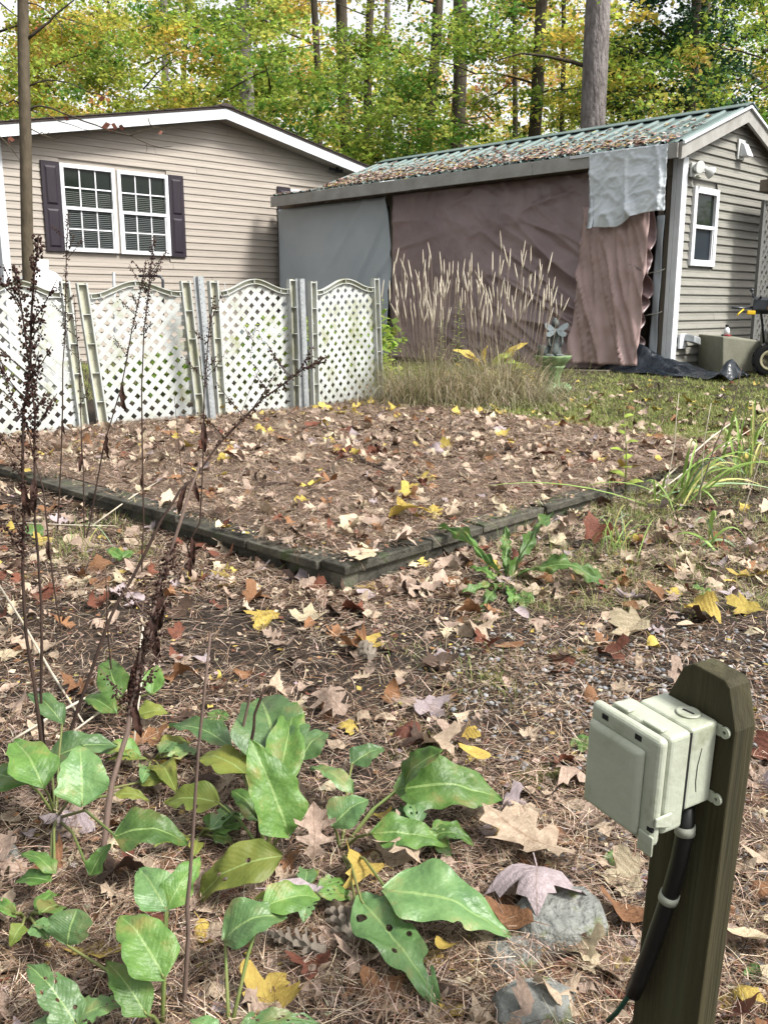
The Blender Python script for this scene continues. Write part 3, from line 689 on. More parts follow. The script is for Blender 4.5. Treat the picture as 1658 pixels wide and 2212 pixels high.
# ------------------------------------------------------------------ plastic lattice fence
def build_fence():
    # each panel: bottom-left, bottom-right, top-left, top-right picked in the view; depth from the ground line
    specs = [((-62, 958), (190, 928), (-85, 608), (146, 607), 'leftmost cream plastic lattice panel leaning beside its neighbour'),
             ((212, 926), (441, 905), (163, 612), (408, 607), 'leaning cream lattice panel second from the left'),
             ((468, 905), (643, 884), (447, 607), (636, 603), 'cream lattice panel between the two steel posts'),
             ((671, 881), (822, 857), (664, 608), (812, 601), 'rightmost cream lattice panel, greenish with algae')]
    for i, (bl, br, tl, tr, lab) in enumerate(specs):
        BL = G(*bl); BR = G(*br)
        TL = atY(*tl, BL.y + .02 * 0); TR = atY(*tr, BR.y)
        e = empty('lattice_fence', BL, 0, lab, 'fence panel', 'plastic lattice fence panels')
        def T(x, y, z, BL=BL, BR=BR, TL=TL, TR=TR):      # x 0..1 across, z 0..1 up, y depth in m
            P = BL.lerp(BR, x).lerp(TL.lerp(TR, x), z); n = (BR - BL).cross(TL - BL).normalized()
            return tuple(P - n * y * -1 - BL) if False else tuple(P + n * (-y) - BL)
        W = (BR - BL).length; H = (TL - BL).length; sx = 1 / W; sz = 1 / H
        def TT(x, y, z): return T(x * sx, y, z * sz)      # metres; +y away from the camera
        st = .085
        arch = lambda x: H - .09 + .095 * (.5 - .5 * math.cos(2 * math.pi * min(max((x - st * 1.3) / (W - 2.6 * st), 0), 1)))
        lattice(e, 'fence', st * .9, W - st * .9, .0, lambda x: arch(x) - .03, 0., .112, .0405, .007, toPoint=lambda x, y, z: TT(x, y, z))
        # side stiles: back web, two fins and cross ribs
        for xs in (0, W - st):
            w = MB(); w.quadbox([TT(*q) for q in ((xs, .0, -.01), (xs + st, .0, -.01), (xs + st, .006, -.01), (xs, .006, -.01), (xs, .0, H), (xs + st, .0, H), (xs + st, .006, H), (xs, .006, H))])
            so = w.build('stile', 'fence_olive', e)
            for xf in (xs, xs + st - .012):
                f = MB(); f.quadbox([TT(*q) for q in ((xf, -.045, -.01), (xf + .012, -.045, -.01), (xf + .012, -.001, -.01), (xf, -.001, -.01), (xf, -.045, H), (xf + .012, -.045, H), (xf + .012, -.001, H), (xf, -.001, H))])
                f.build('flange', 'fence', so)
            for k in range(1, 6):
                z = H * k / 5 - .01; r = MB()
                r.quadbox([TT(*q) for q in ((xs + .013, -.04, z - .006), (xs + st - .013, -.04, z - .006), (xs + st - .013, -.001, z - .006), (xs + .013, -.001, z - .006), (xs + .013, -.04, z), (xs + st - .013, -.04, z), (xs + st - .013, -.001, z), (xs + .013, -.001, z))])
                r.build('rib', 'fence', so)
        # arched top rail: two lips and a web
        n = 28; xs_ = [st + (W - 2 * st) * k / n for k in range(n + 1)]
        for (nm, z0, z1, y0, y1, mm) in (('top_rail', -.036, 0., -.004, .008, 'fence_olive'), ('rail_lip', -.003, .005, -.04, .0, 'fence'), ('rail_lip', -.041, -.034, -.03, .0, 'fence')):
            t = MB()
            for x in xs_:
                a = arch(x); t.v += [TT(x, y0, a + z0), TT(x, y1, a + z0), TT(x, y1, a + z1), TT(x, y0, a + z1)]
            for k in range(n):
                b = k * 4
                for j in range(4): t.f.append((b + j, b + (j + 1) % 4, b + 4 + (j + 1) % 4, b + 4 + j))
            t.f += [(3, 2, 1, 0), (n * 4, n * 4 + 1, n * 4 + 2, n * 4 + 3)]
            t.build(nm, mm, e)
        for k in (.02, .12, .5, .88, .98):
            x = st + (W - 2 * st) * k; a = arch(x); r = MB()
            r.quadbox([TT(*q) for q in ((x - .004, -.035, a - .033), (x + .004, -.035, a - .033), (x + .004, -.005, a - .033), (x - .004, -.005, a - .033), (x - .004, -.035, a - .005), (x + .004, -.035, a - .005), (x + .004, -.005, a - .005), (x - .004, -.005, a - .005))])
            r.build('rail_rib', 'fence', e)
    # galvanised channel posts with a row of punched holes
    for (b, t, lab) in (((462, 912), (428, 597), 'leaning galvanised channel post with punched holes, left of the two'), ((661, 886), (648, 602), 'upright galvanised channel post between the two right lattice panels')):
        B = G(*b); B = B + Vector((0, -.10, 0)); B.z = zg(B.x, B.y) - .05; Tt = atY(*t, B.y)
        H = (Tt - B).length; up = (Tt - B).normalized(); sd = up.cross(Vector((-.72, .69, 0))).normalized(); nn = sd.cross(up).normalized()
        if nn.y > 0: nn = -nn
        e = empty('steel_post', B, 0, lab, 'post', 'galvanised fence posts')
        def Q(x, y, z): return tuple(sd * x + nn * y + up * z)
        def plate(mb, x0, x1, y0, y1, z0, z1): mb.quadbox([Q(x0, y0, z0), Q(x1, y0, z0), Q(x1, y1, z0), Q(x0, y1, z0), Q(x0, y0, z1), Q(x1, y0, z1), Q(x1, y1, z1), Q(x0, y1, z1)])
        f = MB(); plate(f, -.048, -.011, .0, .004, 0, H); plate(f, -.005, .0, .0, .004, 0, H)
        k = 0
        while k * .038 < H - .03:
            plate(f, -.011, -.005, .0, .004, k * .038 + .012, k * .038 + .038); k += 1
        f.build('face_strip', 'galv', e)
        s = MB(); plate(s, .0, .004, -.03, .004, 0, H); plate(s, -.052, -.048, -.03, .004, 0, H); s.build('side_flange', 'galv', e)
        s = MB(); plate(s, .004, .03, -.03, -.026, 0, H); s.build('rear_flange', 'galv', e)
        s = MB(); plate(s, -.046, -.001, -.012, -.008, 0, H); s.build('recess_shade', 'dark', e)  # dark plate stands in for the shade seen through the punched holes
build_fence()

# ------------------------------------------------------------------ woods behind the buildings
GREEN = [(.21, .30, .05), (.27, .36, .06), (.17, .25, .045), (.34, .40, .075), (.40, .42, .09)]
YELLOW = [(.50, .45, .08), (.58, .45, .09), (.40, .42, .07), (.60, .43, .13), (.32, .38, .06)]
ORANGE = [(.55, .32, .12), (.52, .26, .12), (.50, .38, .10), (.36, .35, .08)]
DEEP = [(.10, .20, .035), (.13, .24, .045), (.16, .27, .05), (.08, .165, .035)]
def leaf_cloud(centers, radii, per, size, cols, flat=.22, colmix=None):
    """leaf-sized folded quads around spray centres"""
    n = len(centers) * per
    c = np.repeat(centers, per, 0); r = np.repeat(radii, per)
    a = rng.uniform(0, 2 * np.pi, n); q = np.sqrt(rng.uniform(0, 1, n)) * r
    P = c + np.stack([q * np.cos(a), q * np.sin(a), rng.normal(0, flat, n) * r - .12 * q], 1)
    az = rng.uniform(0, 2 * np.pi, n); tilt = rng.normal(0, .55, n)
    d = np.stack([np.cos(az) * np.cos(tilt), np.sin(az) * np.cos(tilt), np.sin(tilt) - .25], 1); d /= np.linalg.norm(d, axis=1, keepdims=True)
    s = np.cross(d, np.stack([rng.normal(0, .35, n), rng.normal(0, .35, n), np.ones(n)], 1)); s /= np.linalg.norm(s, axis=1, keepdims=True)
    L = size * rng.uniform(.45, 1.35, n)[:, None]; up = np.cross(s, d)
    V = np.stack([P - d * L * .5, P + s * L * .42 + up * L * .1, P + d * L * .5, P - s * L * .42 + up * L * .1], 1).reshape(-1, 3)
    F = np.arange(n * 4).reshape(n, 4)
    ck = np.array(cols)[rng.choice(len(cols), len(centers))]; C = np.repeat(ck, per, 0)
    C = C * (1 + rng.normal(0, .22, (n, 1))); C = np.clip(C * (1 + rng.normal(0, .07, (n, 3))), .01, .9)
    return V, F, C
def tree_proto(h, z0, z1, rad, nspray, per, size, cols, trunk_r, bark, lean=0., seed=0, rmin=.15, limbs=7, fol='foliage'):
    """returns (trunk mesh, crown mesh)"""
    rr = random.Random(seed); t = MB()
    pts = [(lean * (z / h) ** 1.4 + .06 * math.sin(z * .9 + seed), .05 * math.sin(z * .7 + seed * 2), z) for z in np.linspace(-.6, h, 12)]
    t.tube(pts, [trunk_r * (1.0 - .62 * i / 11) * (1.25 if i == 0 else 1) for i in range(12)], 10)
    cent = []; lm = []
    for i in range(limbs):
        z = z0 + (z1 - z0) * (i + rr.random()) / limbs; a = rr.uniform(0, 2 * math.pi); L = rad * rr.uniform(.55, 1.)
        bx = lean * (z / h) ** 1.4; q = [(bx, 0, z - .3)]
        for k in range(1, 5): q.append((bx + math.cos(a) * L * k / 4 + rr.uniform(-.1, .1), math.sin(a) * L * k / 4 + rr.uniform(-.1, .1), z - .3 + .35 * L * math.sin(k / 4 * 1.7) - .08 * k))
        lm.append(MB().tube(q, [trunk_r * .34 * (1 - .2 * k) for k in range(5)], 6).mesh('branch', bark, True))
        for k in (2, 3, 4):
            for _ in range(max(1, nspray // (limbs * 3))): cent.append((q[k][0] + rr.gauss(0, .45), q[k][1] + rr.gauss(0, .45), q[k][2] + rr.gauss(0, .28)))
    while len(cent) < nspray:
        a = rr.uniform(0, 6.283); q = rad * math.sqrt(rr.uniform(rmin, 1)); z = rr.uniform(z0, z1); cent.append((math.cos(a) * q + lean * (z / h) ** 1.4, math.sin(a) * q, z - .1 * q))
    cent = np.array(cent); radii = rng.uniform(.22, .75, len(cent))
    V, F, C = leaf_cloud(cent, radii, per, size, cols)
    return t.mesh('trunk', bark, True), npmesh('crown', V, F, fol, C), lm
def place_tree(proto, name, px, Y, label, group, rz=0., sc=1., base=.35):
    P = atY(px, 380, Y)
    e = empty(name, (P.x, Y, base), rz, label, 'tree', group); e.scale = (sc, sc, sc)
    if proto[0]: linkobj('trunk', proto[0], e)
    if proto[1]: linkobj('crown', proto[1], e)
    for b in proto[2]: linkobj('branch', b, e)
    return e
def build_woods():
    gp = 'autumn trees behind the house and garage'
    A = tree_proto(13, 1.6, 12, 3.2, 230, 66, .115, GREEN, .10, 'bark_dark', .4, 1)
    B = tree_proto(14, 2.0, 13, 3.4, 230, 66, .115, YELLOW + GREEN[3:], .11, 'bark_dark', -.3, 2)
    Cc = tree_proto(15, 2.5, 13, 3.0, 200, 60, .115, ORANGE + YELLOW[:2], .12, 'bark_dark', .2, 3)
    D = tree_proto(12, 1.4, 11, 3.0, 220, 66, .115, DEEP + GREEN, .13, 'bark_dark', .9, 4)
    Sm = tree_proto(8, 1.0, 7.5, 2.3, 130, 62, .105, GREEN + DEEP[:2], .06, 'bark_dark', .2, 5, limbs=9)
    Sy = tree_proto(8, 1.0, 7.5, 2.4, 130, 62, .105, YELLOW + GREEN[:2], .06, 'bark_dark', -.2, 6, limbs=9)
    kinds = dict(A=(A, 'leafy_tree'), B=(B, 'leafy_tree'), C=(Cc, 'leafy_tree'), D=(D, 'leafy_tree'), s=(Sm, 'young_tree'), y=(Sy, 'young_tree'))
    T = [('B', 20, 27, 'golden-leaved tree behind the left end of the house roof'), ('s', 130, 25, 'young green tree above the left slope of the house roof'),
         ('A', 255, 29, 'green maple standing behind the plum-shuttered house window'), ('y', 330, 25, 'young yellow-green tree left of the house ridge'),
         ('B', 440, 33, 'yellow-green tree behind the house ridge'), ('s', 600, 23, 'young green maple leaning over the right house roof slope'),
         ('A', 690, 28, 'green tree behind the right slope of the house roof'), ('y', 770, 32, 'young yellow tree above the lower end of the house roof'),
         ('C', 905, 42, 'orange-leaved tree far behind the gap between the roofs'), ('D', 925, 30, 'dark-trunked leaning tree right of the gap between the roofs'),
         ('s', 1010, 24, 'young green tree over the middle of the garage roof'), ('C', 1060, 38, 'orange and yellow tree deep behind the garage roof'),
         ('D', 1150, 29, 'dark forked tree behind the garage roof left of the big pine trunk'), ('y', 1230, 26, 'young yellow-green tree beside the big pine trunk'),
         ('A', 1390, 32, 'green tree between the big pine trunk and the hemlock'), ('B', 1560, 30, 'yellow-green tree behind the garage ridge end'),
         ('D', 1640, 24, 'dark green tree at the right edge above the garage gable'), ('C', -40, 36, 'amber tree beyond the left house corner'), ('B', 560, 45, 'distant golden tree behind the pine trunk over the house'),
         ('C', 200, 44, 'distant orange tree seen over the left roof slope'), ('A', 820, 47, 'distant green tree in the gap between the roofs'), ('B', 1130, 48, 'distant yellow tree behind the garage'),
         ('A', 1300, 44, 'distant green tree behind the big pine trunk'), ('A', 1480, 46, 'distant green tree behind the hemlock'), ('y', 1420, 22, 'young yellow tree low behind the garage ridge'), ('s', 1610, 20, 'young dark green tree right of the garage ridge'),
         ('C', 90, 33, 'amber tree above the plum shutter'), ('B', 175, 37, 'golden tree left of the house window top'), ('A', 310, 39, 'tall green tree over the right house window'), ('B', 405, 41, 'tall golden tree left of the ridge'), ('C', 640, 40, 'amber tree right of the grey pine trunk'),
         ('s', 470, 24, 'young green tree directly above the house ridge'), ('s', 880, 26, 'young green tree rising from the gap between the roofs')]
    for i, (k, px, Y, lab) in enumerate(T):
        pr, nm = kinds[k]; place_tree(pr, nm, px, Y, lab, gp, rnd.uniform(0, 6.28), rnd.uniform(.92, 1.12))
    SR = [('A', -9, -7, 'unseen green tree left behind the viewpoint'), ('D', -13, 2, 'unseen dark green tree beside the yard, left of the frame'), ('B', -4, -15, 'unseen yellow tree behind the viewpoint'), ('D', 3, -17, 'unseen dark green tree behind the viewpoint'), ('A', -15, 9, 'unseen green tree left of the house, outside the frame'), ('A', 9, -19, 'unseen green tree far behind the viewpoint'), ('D', -17, -4, 'unseen dark tree far left of the viewpoint'), ('A', -10, -15, 'unseen green tree behind and left of the viewpoint'), ('D', 17, 6, 'unseen dark green tree beside the yard, right of the frame'), ('A', 15, 14, 'unseen green tree right of the garage, outside the frame'), ('D', 19, -3, 'unseen dark green tree right of the viewpoint'), ('A', 15, -12, 'unseen green tree behind and right of the viewpoint'), ('D', 20, 2, 'unseen dark tree far right of the viewpoint'), ('B', 22, -9, 'unseen yellow tree far right behind the viewpoint')]  # out-of-frame trees, added to darken window reflections and dim light from the sides
    for (k, x, y, lab) in SR:
        pr, nm = kinds[k]; e = place_tree(pr, nm, 829, 20, lab, gp, rnd.uniform(0, 6.28), rnd.uniform(1., 1.2), zg(x, y)); e.location = (x, y, zg(x, y))
    # tall bare trunks: top px, bottom px, width px, depth, bark
    TR = [(352, 360, 14, 34, 'bark_grey', 'slim grey trunk left of the house ridge'), (524, 533, 27, 27, 'bark_grey', 'straight grey pine trunk just right of the house ridge'),
          (734, 752, 22, 33, 'bark_dark', 'lichened trunk above the right house slope'), (802, 790, 15, 31, 'bark_dark', 'thin dark trunk right of the lichened one'), (834, 840, 11, 36, 'bark_grey', 'thinnest grey trunk over the gap between the roofs'),
          (944, 919, 20, 27, 'bark_dark', 'dark leaning trunk over the garage roof far end'), (994, 985, 27, 33, 'bark_dark', 'broad dark trunk left of the forked tree'), (1172, 1145, 23, 26, 'bark_dark', 'dark crooked trunk left of the big pine'),
          (1213, 1216, 9, 30, 'bark_dark', 'very thin dark trunk close to the big pine'), (1115, 1108, 10, 34, 'bark_dark', 'thin dark trunk between two thicker ones'), (1289, 1283, 46, 20, 'bark_grey', 'big pale grey pine trunk behind the garage roof'),
          (402, 392, 9, 30, 'bark_dark', 'thin crooked trunk over the house roof'), (680, 690, 13, 36, 'bark_dark', 'distant trunk above the house downslope'), (1520, 1518, 20, 34, 'bark_dark', 'dark trunk right of the hemlock')]
    for (xt, xb, w, Y, bark, lab) in TR:
        Tp = atY(xt, 0, Y); Bp = atY(xb, 360, Y); r = w / FPX * Y * .5; d = (Tp - Bp) / max(.1, Tp.z - Bp.z)
        base = Bp - d * (Bp.z - .2); top = Bp + d * 16
        e = empty('tall_tree', (base.x, base.y, .2), 0, lab, 'tree', 'tall bare trunks in the woods')
        t = MB(); n = 14; hh = (top - base)
        t.tube([hh * (i / (n - 1)) + Vector((.05 * math.sin(i * 1.3 + xt), 0, 0)) for i in range(n)], [r * (1.18 - .35 * i / (n - 1)) * (1 + .05 * math.sin(i * 2.1)) for i in range(n)], 12)
        t.build('trunk', bark, e, True)
        for k in range(6):
            z = rnd.uniform(4.5, 15); a = rnd.choice([rnd.uniform(-.6, .6), math.pi + rnd.uniform(-.6, .6)]); L = rnd.uniform(.7, 2.4); p0 = hh * (z / 16)
            b = MB(); b.tube([p0 + Vector((math.cos(a) * L * j / 4, math.sin(a) * L * j / 4, .25 * L * math.sin(j / 4 * 2) - .05 * j + rnd.uniform(-.05, .05))) for j in range(5)], [max(.012, r * .22) * (1 - .2 * j) for j in range(5)], 5)
            b.build('branch', 'bark_dark', e, True)
    # hemlock: dark drooping flat sprays
    P = atY(1475, 380, 23); e = empty('hemlock_tree', (P.x, 23, .35), 0, 'dark green hemlock behind the right part of the garage roof', 'tree')
    MB().tube([(0, 0, -.5), (.05, 0, 5), (0, .05, 14)], [.17, .13, .05], 10).build('trunk', 'bark_dark', e, True)
    cent = []; rad = []
    for i in range(560):
        z = rnd.uniform(1.6, 13); R_ = 2.9 * (1 - z / 16); a = rnd.uniform(0, 6.283); q = R_ * math.sqrt(rnd.random())
        cent.append((math.cos(a) * q, math.sin(a) * q, z - .32 * q)); rad.append(rnd.uniform(.25, .55))
    V, F, C = leaf_cloud(np.array(cent), np.array(rad), 50, .10, [(.028, .075, .035), (.04, .095, .04), (.022, .06, .032), (.055, .12, .04)], .16)
    linkobj('crown', npmesh('crown', V, F, 'hemlock', C), e)
    # the far wood reads as one mass
    n = 3000; cx = rng.uniform(-42, 42, n); cy = rng.uniform(52, 80, n); cz = rng.uniform(.5, 1, n) ** 1. * rng.uniform(0, 22, n)
    V, F, C = leaf_cloud(np.stack([cx, cy, cz], 1), rng.uniform(.8, 1.9, n), 34, .32, YELLOW + GREEN[3:] + ORANGE[:1], .4)
    tag(linkobj('forest', npmesh('forest', V, F, 'foliage', C)), 'hazy mass of yellow and green woodland far behind', 'woods', kind='stuff')
build_woods()

# young tree in front of the house with bare twigs
def build_young_tree():
    Y = 8.9; B = atY(63, 900, Y); B.z = zg(B.x, B.y)
    e = empty('slender_tree', B, 0, 'slender brown trunk with bare twigs before the house, behind the lattice fence', 'tree')
    P = [Vector((0, 0, -.1))] + [atY(x, y, Y) - B for x, y in ((63, 620), (59, 500), (57, 400), (56, 300), (53, 200), (51, 100), (50, 0), (48, -160), (50, -500))]
    MB().tube(P, [.062, .056, .054, .053, .053, .052, .05, .047, .043, .03], 14).build('trunk', 'bark_young', e, True)
    BR = [([(58, 86), (75, 72), (93, 57), (106, 48), (118, 33), (140, 16), (165, -4), (230, -60)], .016), ([(64, 186), (82, 178), (100, 173), (125, 174), (150, 179), (175, 190), (197, 201), (235, 207), (270, 210), (300, 222)], .008),
          ([(62, 240), (75, 230), (90, 229), (110, 233), (133, 243), (157, 252), (182, 262), (207, 270), (236, 282), (260, 288), (282, 293), (305, 304), (325, 313), (345, 318), (372, 316)], .011),
          ([(100, 246), (115, 254), (128, 262), (150, 268), (167, 274), (180, 279), (197, 282), (236, 281)], .006), ([(46, 230), (38, 220), (30, 216), (15, 224), (-6, 233)], .011), ([(32, 218), (36, 228), (44, 246)], .006),
          ([(66, 278), (80, 285), (90, 291), (105, 296), (118, 301), (128, 298), (136, 290)], .006), ([(-4, 291), (12, 306), (28, 325), (46, 350)], .007), ([(-4, 2), (15, 18), (30, 30), (48, 44)], .009), ([(62, 6), (80, 10), (98, 20), (118, 34), (145, 42), (183, 53), (215, 60)], .007),
          ([(120, 36), (128, 48), (134, 64), (133, 90)], .006), ([(280, 294), (300, 284), (320, 280), (345, 272)], .005), ([(316, 308), (318, 318), (316, 330)], .004), ([(320, 255), (324, 268), (332, 274), (356, 280), (377, 274)], .005), ([(83, 291), (92, 285), (98, 292), (106, 286), (110, 276)], .005)]
    for pts, r in BR:
        o = rnd.uniform(-.12, .05); n = len(pts)
        MB().tube([atY(x, y, Y + (o * i / n)) - B for i, (x, y) in enumerate(pts)], [r * (1 - .75 * i / (n - 1)) for i in range(n)], 6).build('branch', 'bark_dark' if r > .0075 else 'bark_young', e, True)
    for (x, y, s) in ((240, 268, .09), (256, 272, .075), (137, 254, .06), (17, 298, .07), (228, 210, .07), (352, 284, .05), (243, 278, .05)):
        c = atY(x, y, Y - .05) - B; m = MB()
        for k in range(2):
            a = rnd.uniform(0, 6.28); d = Vector((math.cos(a), .3 * math.sin(a), -.3)).normalized() * s; sd = Vector((0, rnd.uniform(-.4, .4), 1)).normalized() * s * .35
            i0 = len(m.v); m.v += [tuple(c), tuple(c + d * .5 + sd), tuple(c + d), tuple(c + d * .5 - sd)]; m.f.append((i0, i0 + 1, i0 + 2, i0 + 3))
        m.build('dead_leaf', leafmats['reddish brown'], e)

# ------------------------------------------------------------------ fallen leaves: outlines, meshes, colours
def outline(kind):
    if kind == 'maple': h = [(0, 0), (.10, .0), (.26, -.06), (.42, .0), (.36, .1), (.56, .2), (.72, .42), (.58, .44), (.55, .56), (.36, .50), (.22, .50), (.26, .70), (.14, .76), (0, 1.02)]
    elif kind == 'oak': h = [(0, 0), (.05, .06), (.14, .10), (.24, .10), (.13, .21), (.10, .26), (.32, .32), (.38, .42), (.26, .40), (.12, .44), (.12, .5), (.38, .60), (.40, .70), (.26, .66), (.15, .69), (.26, .86), (.14, .85), (0, 1)]
    elif kind == 'beech': h = [(0, 0), (.10, .06), (.20, .18), (.27, .34), (.28, .5), (.24, .66), (.16, .82), (.07, .94), (0, 1)]
    else: h = [(0, 0), (.16, .04), (.28, .16), (.33, .34), (.30, .54), (.2, .76), (.08, .92), (0, 1)]
    return h
def leaf_mesh(kind, seed, curl, cup, twist, ruffle, m, name='fallen_leaf', cut=0.):
    rr = random.Random(seed); h = outline(kind)
    jit = lambda p: (p[0] * (1 + rr.uniform(-.1, .1)), p[1] + rr.uniform(-.02, .02))
    Rr = [jit(p) for p in h]; Ll = [(-p[0] * (1 + rr.uniform(-.12, .12)), p[1] + rr.uniform(-.02, .02)) for p in h[1:-1]]
    poly = Rr + Ll[::-1]; n = len(poly)
    pts = [Vector(p) for p in poly] + [Vector((0, y)) for y in (.2, .42, .64, .84)] + [Vector((s * .14, y)) for s in (-1, 1) for y in (.3, .52)]
    res = delaunay_2d_cdt(pts, [(i, (i + 1) % n) for i in range(n)], [list(range(n))], 1, 1e-5)
    V = []; ph = rr.uniform(0, 6)
    for p in res[0]:
        x, y = p.x, p.y - .5
        z = curl * y * y + cup * x * x - .03 * abs(x) * 0 + twist * x * y + ruffle * math.sin(9 * x + ph) * math.sin(8 * y + ph * 1.7)
        if curl > 1.2:       # rolled leaf
            a = x * curl * 2.2; x = math.sin(a) / (curl * 2.2); z = (1 - math.cos(a)) / (curl * 2.2) + .1 * y * y
        V.append((x, y, z))
    me = bpy.data.meshes.new(name); me.from_pydata(V, [], [f for f in res[2]])
    k = len(V); bm = bmesh.new(); bm.from_mesh(me)
    # stem
    b = min(V, key=lambda v: v[1] + abs(v[0])); s0 = [bm.verts.new((b[0] + o, b[1] + .03, b[2] + .004)) for o in (-.012, .012)]; s1 = [bm.verts.new((b[0] + .06 + o, b[1] - .28, b[2] + .03)) for o in (-.008, .008)]
    bm.faces.new((s0[0], s1[0], s1[1], s0[1]))
    bm.to_mesh(me); bm.free(); me.materials.append(m)
    me.polygons.foreach_set('use_smooth', [True] * len(me.polygons))
    return me
LC = {'pale tan': ((.46, .365, .27), (.29, .215, .15)), 'pinkish tan': ((.38, .285, .225), (.21, .15, .115)), 'orange brown': ((.25, .125, .06), (.14, .066, .032)), 'yellow': ((.48, .37, .09), (.37, .25, .06)),
      'reddish brown': ((.16, .058, .035), (.09, .032, .022)), 'dark brown': ((.085, .052, .036), (.04, .025, .018)), 'cream': ((.54, .46, .32), (.42, .34, .22)), 'mauve grey': ((.36, .30, .31), (.25, .205, .21))}
leafmats = {k: M('leaf_' + k.replace(' ', '_'), a, b, 9, .62, .35, 30, rndv=.16, transl=.14, spec=.3, c3=(b[0] * .55, b[1] * .5, b[2] * .5), bdist=.03, objveins=True) for k, (a, b) in LC.items()}
LP = {}
_s = 0
for kind in ('maple', 'oak', 'beech', 'poplar'):
    for (cu, cp, tw, rf) in ((.25, .2, .2, .05), (.6, .6, -.5, .07), (-.45, 1.1, .6, .09), (1.0, -.8, .5, .1), (1.5, 0, 0, .03), (-.7, -.8, -.5, .09)):
        _s += 1; LP.setdefault(kind, []).append(leaf_mesh(kind, _s, cu, cp, tw, rf, leafmats['pale tan']))
CN = ['pale tan', 'pinkish tan', 'orange brown', 'yellow', 'reddish brown', 'dark brown', 'cream', 'mauve grey']
CP = [.28, .25, .11, .05, .06, .14, .06, .05]
build_young_tree()
fallen = []
def put_leaf(x, y, size, kind, colour, var=None, tilt=None, rz=None, f=zs, lift=.0, label=None, order=True):
    me = LP[kind][var if var is not None else rnd.choices(range(6), (4, 4, 3, 3, 1.2, 3))[0]]
    o = linkobj('fallen_leaf', me); o.material_slots[0].link = 'OBJECT'; o.material_slots[0].material = leafmats[colour]
    t = tilt if tilt is not None else (rnd.gauss(0, .2), rnd.gauss(0, .2))
    o.rotation_euler = (t[0], t[1], rz if rz is not None else rnd.uniform(0, 6.28))
    o.scale = (size * rnd.uniform(.88, 1.1), size, size)
    zmin = min(v.co.z for v in me.vertices)
    o.location = (x, y, f(x, y) + .012 + lift - max(zmin, -.25) * size + abs(t[0]) * size * .18)
    fallen.append((o, colour, kind, size, label)); return o
def put_px(px, py, wpx, kind, colour, label=None, **k):
    P = G(px, py, .02, zs); return put_leaf(P.x, P.y, pxsize(wpx, P), kind, colour, label=label, **k)

def lawnpx(x, y):
    P = np.stack([x, y], -1); zc = y * math.cos(PITCH) - (zgn(x, y) - CZ) * math.sin(PITCH); yc = y * math.sin(PITCH) + (zgn(x, y) - CZ) * math.cos(PITCH)
    px = 829 + FPX * x / zc; py = 1106 - FPX * yc / zc
    return (px > 860) & (py < 885 + (px - 1000) * .155)
def scatter_regions():
    """where leaves lie: returns list of (x,y,weight) sampled over the visible ground"""
    out = []
    while len(out) < 7000:
        px, py = rnd.uniform(-120, 1780), rnd.choice([rnd.uniform(870, 1300), rnd.uniform(1150, 2260), rnd.uniform(800, 1000)])
        P = G(px, py, 0, zs)
        if P.y > 10.9 + .02 * P.x or P.y < 1.1: continue
        # keep behind-fence and under-building places free
        a, b = decklocal(P.x, P.y)
        if b > DL + .02 and a < 4.6: continue
        out.append((P.x, P.y, px, py))
    return out
SC = scatter_regions()
